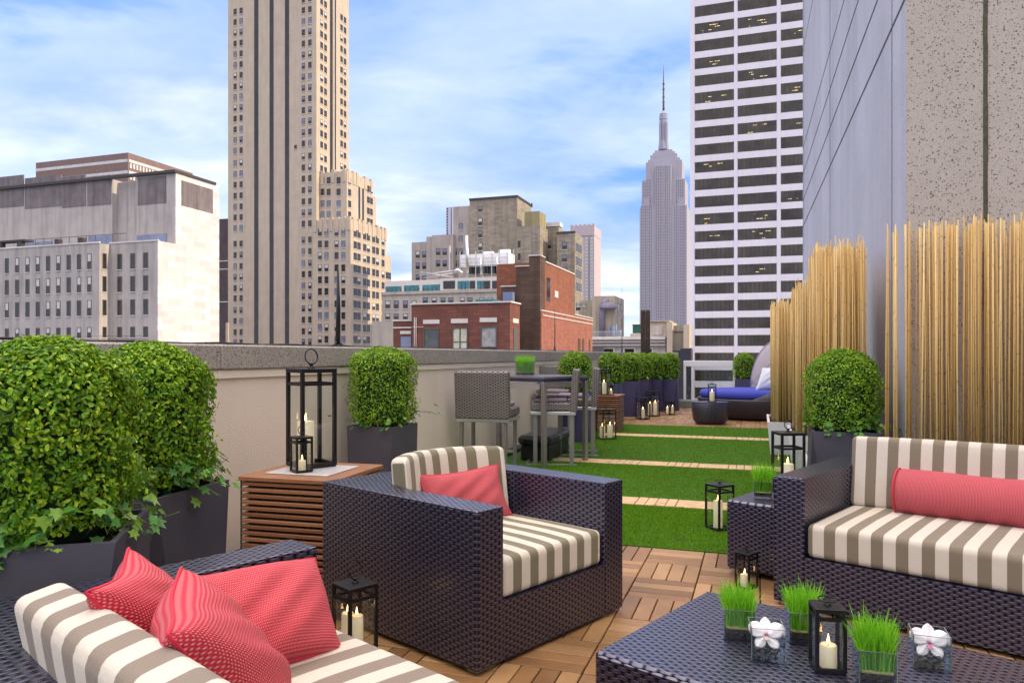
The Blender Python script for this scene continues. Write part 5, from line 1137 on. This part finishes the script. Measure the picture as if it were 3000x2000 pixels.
# bamboo -------------------------------------------------------------------------------
def bamboo(label, loc, rot, w_, dp, h, n_part, n_rest, ph, wt=.04, hv=.10, r0=.006, prof=None, lean=.012, wallmat='white', ht=None):
    t = thing('bamboo_screen', label, 'bamboo screen', loc, rot, 'bamboo screens in white planters')
    m = MB(); m.add([(0, 0, 0), (w_, 0, 0), (w_, dp, 0), (0, dp, 0), (-wt, -wt, ph), (w_ + wt, -wt, ph), (w_ + wt, dp + wt, ph), (-wt, dp + wt, ph), (-wt + .03, -wt + .03, ph), (w_ + wt - .03, -wt + .03, ph), (w_ + wt - .03, dp + wt - .03, ph), (-wt + .03, dp + wt - .03, ph), (-wt + .03, -wt + .03, ph - .05), (w_ + wt - .03, -wt + .03, ph - .05), (w_ + wt - .03, dp + wt - .03, ph - .05), (-wt + .03, dp + wt - .03, ph - .05)],
          [(3, 2, 1, 0), (0, 1, 5, 4), (1, 2, 6, 5), (2, 3, 7, 6), (3, 0, 4, 7), (4, 5, 9, 8), (5, 6, 10, 9), (6, 7, 11, 10), (7, 4, 8, 11), (8, 9, 13, 12), (9, 10, 14, 13), (10, 11, 15, 14), (11, 8, 12, 15)]); m.box(-wt + .031, w_ + wt - .031, -wt + .031, dp + wt - .031, ph - .06, ph - .03, 1); m.build('planter', [M[wallmat], M['soil']], t)
    pl = []
    for i in range(n_part + n_rest):
        x = random.uniform(.02, w_ - .02); y = random.uniform(.02, dp - .02); hh = (ht(x, y) if ht else h) + random.gauss(0, hv * .35) - abs(random.gauss(0, hv * .3)); pl.append((x, y, hh))
    pl.sort(key=lambda q: q[1]); rest = MB()
    for i, (x, y, hh) in enumerate(pl):
        rr = random.uniform(.7, 1.35) * r0; lx, ly = random.gauss(0, lean), random.gauss(0, lean); m = MB() if i < n_part else rest
        m.tube([(x, y, ph - .04), (x + lx * .5 + random.gauss(0, .002), y + ly * .5, ph + (hh - ph) * .5), (x + lx, y + ly, hh)], [rr, rr * .95, rr * .8], 6)
        if i < n_part: m.build('stalk', M['bamboo'], t)
    if n_rest: struct(rest.build('stalk', M['bamboo'], t), 'stuff')
    return t
p = TW(.13, 10.2); bamboo('far bamboo screen in white planter beside the daybed', p, -TH, .46, 1.25, 2.0, 100, 300, .43, r0=.0068)
p = TW(.36, 8.55); bamboo('middle bamboo screen in white planter between two other bamboo screens', p, -TH, .50, 1.3, 2.10, 100, 320, .43, r0=.006)
p = TW(.40, 6.15); bamboo('tall bamboo screen rising directly behind the round topiary on the right', p, -TH, .40, 1.1, 2.17, 100, 260, .43, r0=.0058)
p = Vector((2.49, 4.98, 0)); bamboo('wide bamboo screen behind the right sofa against the speckled wall', p, -TH, 1.55, .22, 2.2, 100, 115, .43, r0=.0050, hv=.06, lean=.012, ht=lambda x, y: 2.18 + .02 * x)
# dark reed post
rp_, dp_ = rd(1890.5, 18.05); rt = thing('reed_post', 'tall dark brown reed post rising behind the far topiaries', 'post', TW(rp_, dp_), -TH); m = MB(); zt_ = zof(908, rp_, dp_)
for i in range(34): x, y = random.uniform(-.10, .10), random.uniform(-.08, .08); m.tube([(x, y, 0), (x + random.gauss(0, .003), y, zt_ - random.uniform(0, .03))], random.uniform(.011, .018), 5)
m.build('reeds', plain('dark_reed', (.045, .025, .014), .7, 0, .5, 20), rt); MB().box(-.13, .13, -.11, .11, 0, .3, bev=.01).build('planter', M['planterblue'], rt)

# bar table and stools ------------------------------------------------------------------------
bt_ = thing('bar_table', 'square high bar table with dark top and brushed steel legs among the wicker stools', 'bar table', (.37, 8.5, 0), rad(45)); bt_.scale = (.87, .87, 1)
MB().box(0, .92, 0, .92, 1.02, 1.05, bev=.004).build('tabletop', plain('table_glass_top', (.14, .13, .16), .22, 0, .1, 3), bt_)
MB().box(.02, .90, .02, .90, .985, 1.02).build('apron', M['planterblue'], bt_)
MB().box(.0, .06, .08, .86, .90, .965).box(.86, .92, .08, .86, .90, .965).build('crossbar', M['steel'], bt_)
for x in (.0, .86):
    for y in (.0, .86): MB().box(x, x + .06, y, y + .06, 0, .985, bev=.003).build('leg', M['steeldark'], bt_)
def stool(label, loc, rot):
    t = thing('bar_stool', label, 'bar stool', loc, rot, 'wicker bar stools round the high table')
    # local: seat faces -y, back at +y
    m = MB(); Mt = Matrix.Translation((0, .25, .62)) @ Matrix.Rotation(rad(-5), 4, 'X')
    m.box(-.31, .31, -.045, .045, 0, .49, bev=.012, M=Mt); m.build('backrest', M['wickbrown'], t, uv='box')
    MB().box(-.30, .30, -.27, .23, .63, .73, bev=.02).build('seat', M['wickbrown'], t, uv='box')
    MB().box(-.305, .305, -.275, .285, .585, .625, bev=.004).build('seat_frame', M['steel'], t)
    MB().rbox(.25, .21, .022, .02, 6, .006, 0, Matrix.Translation((0, -.03, .752))).build('seat_pad', plain('pad_taupe', (.22, .18, .22), .8), t)
    for x in (-.27, .235):
        for y in (-.24, .21): MB().box(x, x + .035, y, y + .05, .02, .585).build('leg', M['steeldark'], t)
    for x in (-.27, .235): MB().box(x, x + .035, -.34, .30, 0, .02).build('runner', M['steel'], t)
    MB().box(-.27, .27, -.34, -.31, 0, .02).box(-.235, .235, -.235, -.20, .22, .245).build('footrest', M['steel'], t)
    return t
s1 = stool('leftmost wicker bar stool, its back panel turned to the camera', (0, 0, 0), 0)
c = at(1411, 7.72); s1.location = (c.x + .069, c.y + .277, 0); s1.rotation_euler = (0, 0, rad(166)); s1.scale = (.95, .95, 1.02)
copy_thing(s1, (at(1622, 8.93).x, 8.93, 0), rad(-96), 'wicker bar stool at near right side of the high table, seen edge on')
copy_thing(s1, (at(1687, 9.75).x, 9.75, 0), rad(-96), 'rightmost wicker bar stool, behind the edge-on stool')
copy_thing(s1, (at(1622, 11.0).x, 11.0, 0), rad(-8), 'wicker bar stool on the far side of the high table, partly behind the tabletop')
# black case below the table by the wall
ec = thing('equipment_case', 'black equipment case with side handles standing under the high table by the wall', 'case', TW(-2.62, 8.7), rad(90) - TH)
MB().box(-.05, .95, -.18, .18, .0, .20, bev=.02).build('body', M['blackmetal'], ec); MB().box(-.08, .98, -.21, .21, .20, .31, bev=.03).build('lid', plain('black_plastic', (.02, .02, .03), .4), ec)
for x in (-.10, 1.0): MB().tube([(x, -.1, .24), (x + (.05 if x > 0 else -.05), -.1, .27), (x + (.05 if x > 0 else -.05), .1, .27), (x, .1, .24)], .014, 6).build('handle', M['blackmetal'], ec)
for x in (.35, .42): MB().box(x, x + .02, -.222, -.21, .23, .28).build('clasp', M['steel'], ec)

# daybed and ottoman ------------------------------------------------------------------------
wf = wicker('fine_wicker', (.035, .031, .055), (.055, .05, .085), p=.016, q=.03)
dcx = at(2225, 15.3); db = thing('daybed', 'round navy wicker daybed with royal blue mattress and folding canopy', 'daybed', (dcx.x, dcx.y, 0), -TH)
MB().lathe([(.98, .02), (1.10, .05), (1.22, .30), (1.26, .40), (1.25, .42), (1.0, .42)], 40, sc=(1, .82)).build('base', wf, db, uv='box')
MB().lathe([(1.15, .42), (1.2, .45), (1.21, .52), (1.17, .575), (1.0, .60), (.5, .605), (.01, .605)], 40, sc=(1, .82)).build('mattress', plain('royal_blue_fabric', (.045, .06, .42), .8, 0, .12, 3, bs=.2, bscale=9), db)
m = MB(); pts = []
for i in range(13): a = rad(70 + i * 15); m_ = .42 + .34 * max(0, math.sin(rad(i * 15))) ; x, y = 1.2 * math.cos(a) + .35, .98 * math.sin(a) + .1; pts.append((x, y, m_))
b_ = [(x, y, .40) for x, y, z in pts]; th_ = [(x * .93, y * .93, z) for x, y, z in pts]; b2 = [(x * .93, y * .93, .40) for x, y, z in pts]
# back rim rises on the +x side
pts = []; 
for i in range(15): a = rad(100 - i * 14); z = .42 + .40 * math.sin(rad(i * 180 / 14)) ** .7; pts.append((1.24 * math.cos(a), 1.02 * math.sin(a), z))
n = len(pts); vs = pts + [(x, y, .38) for x, y, z in pts] + [(x * .94, y * .94, z) for x, y, z in pts] + [(x * .94, y * .94, .38) for x, y, z in pts]
fs = []
for i in range(n - 1): fs += [(i, i + 1, n + i + 1, n + i), (2 * n + i, 3 * n + i, 3 * n + i + 1, 2 * n + i + 1), (i, 2 * n + i, 2 * n + i + 1, i + 1)]
MB().add(vs, fs, 0, True).build('back_rim', wf, db, uv='box')
# canopy: quarter sphere fabric shell opening to -x
Rc = 1.02; m = MB(); vs = []; nu, nv_ = 14, 18
c0 = Vector((.40, .10, .62))
for i in range(nu + 1):
    tl_ = rad(8 + 100 * i / nu)      # tilt of each hoop from the vertical front hoop
    for j in range(nv_ + 1):
        a = math.pi * j / nv_; x = 0; y = Rc * math.cos(a) * .95; z = Rc * math.sin(a) * (1 + .012 * (i % 2))
        vs.append(c0 + Matrix.Rotation(rad(38), 3, 'Z') @ Vector((z * math.sin(tl_ - rad(6)), y, z * math.cos(tl_ - rad(6)))))
fs = [(i * (nv_ + 1) + j, (i + 1) * (nv_ + 1) + j, (i + 1) * (nv_ + 1) + j + 1, i * (nv_ + 1) + j + 1) for i in range(nu) for j in range(nv_)]
cm_ = plain('canopy_fabric', (.78, .73, .73), .85, 0, .06, 3); ct_ = cm_.node_tree; tr_ = ct_.nodes.new('ShaderNodeBsdfTranslucent'); tr_.inputs[0].default_value = (.85, .80, .78, 1); mx_ = ct_.nodes.new('ShaderNodeMixShader'); mx_.inputs[0].default_value = .72
ct_.links.new(ct_.nodes['Principled BSDF'].outputs[0], mx_.inputs[1]); ct_.links.new(tr_.outputs[0], mx_.inputs[2]); ct_.links.new(mx_.outputs[0], ct_.nodes['Material Output'].inputs[0])
cn = MB().add(vs, fs, 0, True).build('canopy', cm_, db)
sol = cn.modifiers.new('thick', 'SOLIDIFY'); sol.thickness = .012
m = MB()
for i in (0, 5, 10, 14): m.tube([vs[i * (nv_ + 1) + j] for j in range(nv_ + 1)], .012, 6)
m.build('hoops', M['steel'], cn)
pc = Vector((dcx.x + .22, dcx.y - .25, .62)); pillow('large white pillow leaning under the daybed canopy', pc + Vector((-.28, -.1, .42)), (.52, -.12, .02), (-.16, -.08, -.44), .11, plain('white_cotton', (.82, .82, .88), .9), group='white daybed pillows')
ot = thing('ottoman', 'round navy wicker ottoman on the far deck with a lantern on it', 'ottoman', tl(2081, 14.0), 0)
MB().lathe([(.26, 0), (.28, .02), (.325, .08), (.345, .25), (.345, .39), (.335, .405), (.0, .408)], 36, sc=(1, .8)).build('wicker_body', wf, ot, uv='box'); MB().lathe([(.33, .405), (.345, .412), (.33, .416), (.01, .417)], 36, sc=(1, .8)).build('top', M['planterblue'], ot)

# vases ------------------------------------------------------------------------------------
def vase(t, s=.10, soil=.03, mats=None, rim=True):
    h = s; w_ = s / 2; th = .004; m = MB()
    for (x0, x1, y0, y1) in ((-w_, w_, -w_, -w_ + th), (-w_, w_, w_ - th, w_), (-w_, -w_ + th, -w_ + th, w_ - th), (w_ - th, w_, -w_ + th, w_ - th)): m.box(x0, x1, y0, y1, .010, h)
    m.box(-w_, w_, -w_, w_, 0, .010); g = m.build('vase', M['vaseglass'], t)
    e = MB()
    for sx_ in (-1, 1):
        for sy_ in (-1, 1): e.box(sx_ * (w_ - .0012) - .0012, sx_ * (w_ - .0012) + .0012, sy_ * (w_ - .0012) - .0012, sy_ * (w_ - .0012) + .0012, .002, h + .0005)
    for s_ in (-1, 1): e.box(-w_, w_, s_ * (w_ - .002) - .0012, s_ * (w_ - .002) + .0012, h, h + .0012); e.box(s_ * (w_ - .002) - .0012, s_ * (w_ - .002) + .0012, -w_, w_, h, h + .0012)
    e.build('glass_edge', plain('glass_edge', (.20, .25, .26), .12, 0, .2, 90), g); return g
def grass(t, s, n, hb, z0, spread=.24, wd=.0016, seed=1):
    rg = np.random.default_rng(seed); w_ = s / 2 - .008; x = rg.uniform(-w_, w_, n); y = rg.uniform(-w_, w_, n); h = rg.normal(hb, hb * .16, n); th = rg.random(n) * 6.28
    dx = x / w_ * spread * .35 + rg.normal(0, .12, n); dy = y / w_ * spread * .35 + rg.normal(0, .12, n); V = []; segs = 4
    cxv, syv = np.cos(th) * wd, np.sin(th) * wd; arr = np.zeros((n, (segs + 1) * 2, 3))
    for k in range(segs + 1):
        f = k / segs; px = x + dx * h * f * f; py = y + dy * h * f * f; pz = z0 + h * f * (1 - .12 * f); wk = (1 - f ** 2.5 * .9)
        arr[:, 2 * k] = np.c_[px - cxv * wk, py - syv * wk, pz]; arr[:, 2 * k + 1] = np.c_[px + cxv * wk, py + syv * wk, pz]
    o = np.arange(n)[:, None] * (segs + 1) * 2; F = np.concatenate([o + np.array([2 * k, 2 * k + 1, 2 * k + 3, 2 * k + 2]) for k in range(segs)], 1).reshape(-1, 4)
    return mesh_np('grass', arr.reshape(-1, 3), F, M['grassblade'], t)
def grass_vase(label, loc, rot, s=.1, hb=.122, n=900, seed=1):
    t = thing('grass_vase', label, 'vase', loc, rot, 'wheatgrass in square glass vases'); vase(t, s)
    w_ = s / 2 - .006; MB().box(-w_, w_, -w_, w_, .014, .034, bev=.004).build('soil', M['soil'], t); MB().box(-w_ * .97, w_ * .97, -w_ * .97, w_ * .97, .034, .044, bev=.003).build('roots', M['roots'], t)
    grass(t, s, n, hb, .042, seed=seed); return t
TT = .361
def tp(u, Y): c = at(u, Y); return (c.x, c.y, TT)
grass_vase('grass vase farthest left on the coffee table, behind the first orchid', tp(2163, 2.47), rad(-13), seed=3)
grass_vase('grass vase in the middle of the coffee table, half hidden by the lantern', tp(2352, 2.44), rad(-12), seed=4, hb=.126)
grass_vase('grass vase nearest the camera, right of the lantern on the coffee table', tp(2562, 2.13), rad(-15), seed=5, hb=.13, n=1100)
c = at(2236, 4.46); grass_vase('grass vase on the small side table', (c.x, c.y, .438), rad(-20), seed=6, hb=.15, s=.105)
c = at(1538, 8.95); grass_vase('grass vase on the high bar table', (c.x, c.y, 1.051), rad(30), seed=7, hb=.19, s=.17, n=1400)
M['lipw'] = plain('orchid_lip_pale', (.80, .62, .62), .5, 0, .25, 60)
def orchid(label, labf, loc, rot, tilt, seed):
    t = thing('orchid_vase', label, 'vase', loc, rot, 'square glass vases with orchids'); s = .102; vase(t, s); rr = random.Random(seed); m = MB()
    for i in range(60):
        x, y, z = rr.uniform(-.036, .036), rr.uniform(-.036, .036), .015 + rr.random() * .022; a, bb, c_ = rr.uniform(.006, .010), rr.uniform(.005, .008), rr.uniform(.003, .005)
        pr = [(.0003, -1), (.7, -.7), (1, 0), (.7, .7), (.0003, 1)]; mm = MB().lathe([(q, w_) for q, w_ in pr], 8); m.add([(x + vx * a, y + vy * bb, z + vz * c_) for vx, vy, vz in mm.v], mm.f, 0, True)
    m.build('pebbles', M['pebble'], t)
    f = thing('orchid_bloom', labf, 'flower', (loc[0], loc[1], loc[2] + .068), rot, 'white orchid blooms'); R0 = Matrix.Rotation(rad(tilt), 4, 'X')
    def petal(ang, L_, W_, cup, off=.0):
        n = 9; vs = []; fs = []
        for i in range(n):
            u_ = i / (n - 1)
            for j in range(7):
                v_ = -1 + j / 3; w2 = W_ * math.sin(math.pi * min(1, u_ * .93 + .05)) ** .6 * (.75 + .35 * u_); vs.append(Vector((v_ * w2, .004 + u_ * L_, cup * u_ * u_ - .004 * v_ * v_ + .0025 * math.sin(6 * v_ + 4 * u_) + off)))
        for i in range(n - 1):
            for j in range(6): a = i * 7 + j; fs.append((a, a + 1, a + 8, a + 7))
        Mt = R0 @ Matrix.Rotation(rad(ang), 4, 'Z'); return MB().add([Mt @ p for p in vs], fs, 0, True)
    for ang, L_, W_, cup, off in ((64, .053, .026, .014, .003), (-64, .053, .026, .014, .003), (0, .050, .019, .007, 0), (140, .047, .017, .004, -.002), (-140, .047, .017, .004, -.002)):
        o = petal(ang, L_, W_, cup, off).build('petal', M['petal'], f); sm = o.modifiers.new('thick', 'SOLIDIFY'); sm.thickness = .0008
    petal(180, .020, .008, .016, .004).build('lip', M['lip'] if seed == 4 else M['lipw'], f); MB().add([R0 @ Vector(v) for v in MB().lathe([(.0003, .000), (.004, .003), (.0045, .008), (.0003, .012)], 8).v], MB().lathe([(.0003, .000), (.004, .003), (.0045, .008), (.0003, .012)], 8).f, 0, True).build('column', M['lip'], f)
orchid('glass vase of dark pebbles left of the lantern on the coffee table', 'white orchid bloom in the vase left of the coffee table lantern', tp(2245, 2.30), rad(-11), 50, 2)
orchid('glass vase of dark pebbles farthest right on the coffee table', 'white and pink orchid bloom in the vase farthest right on the table', tp(2722, 2.24), rad(-20), 58, 4)
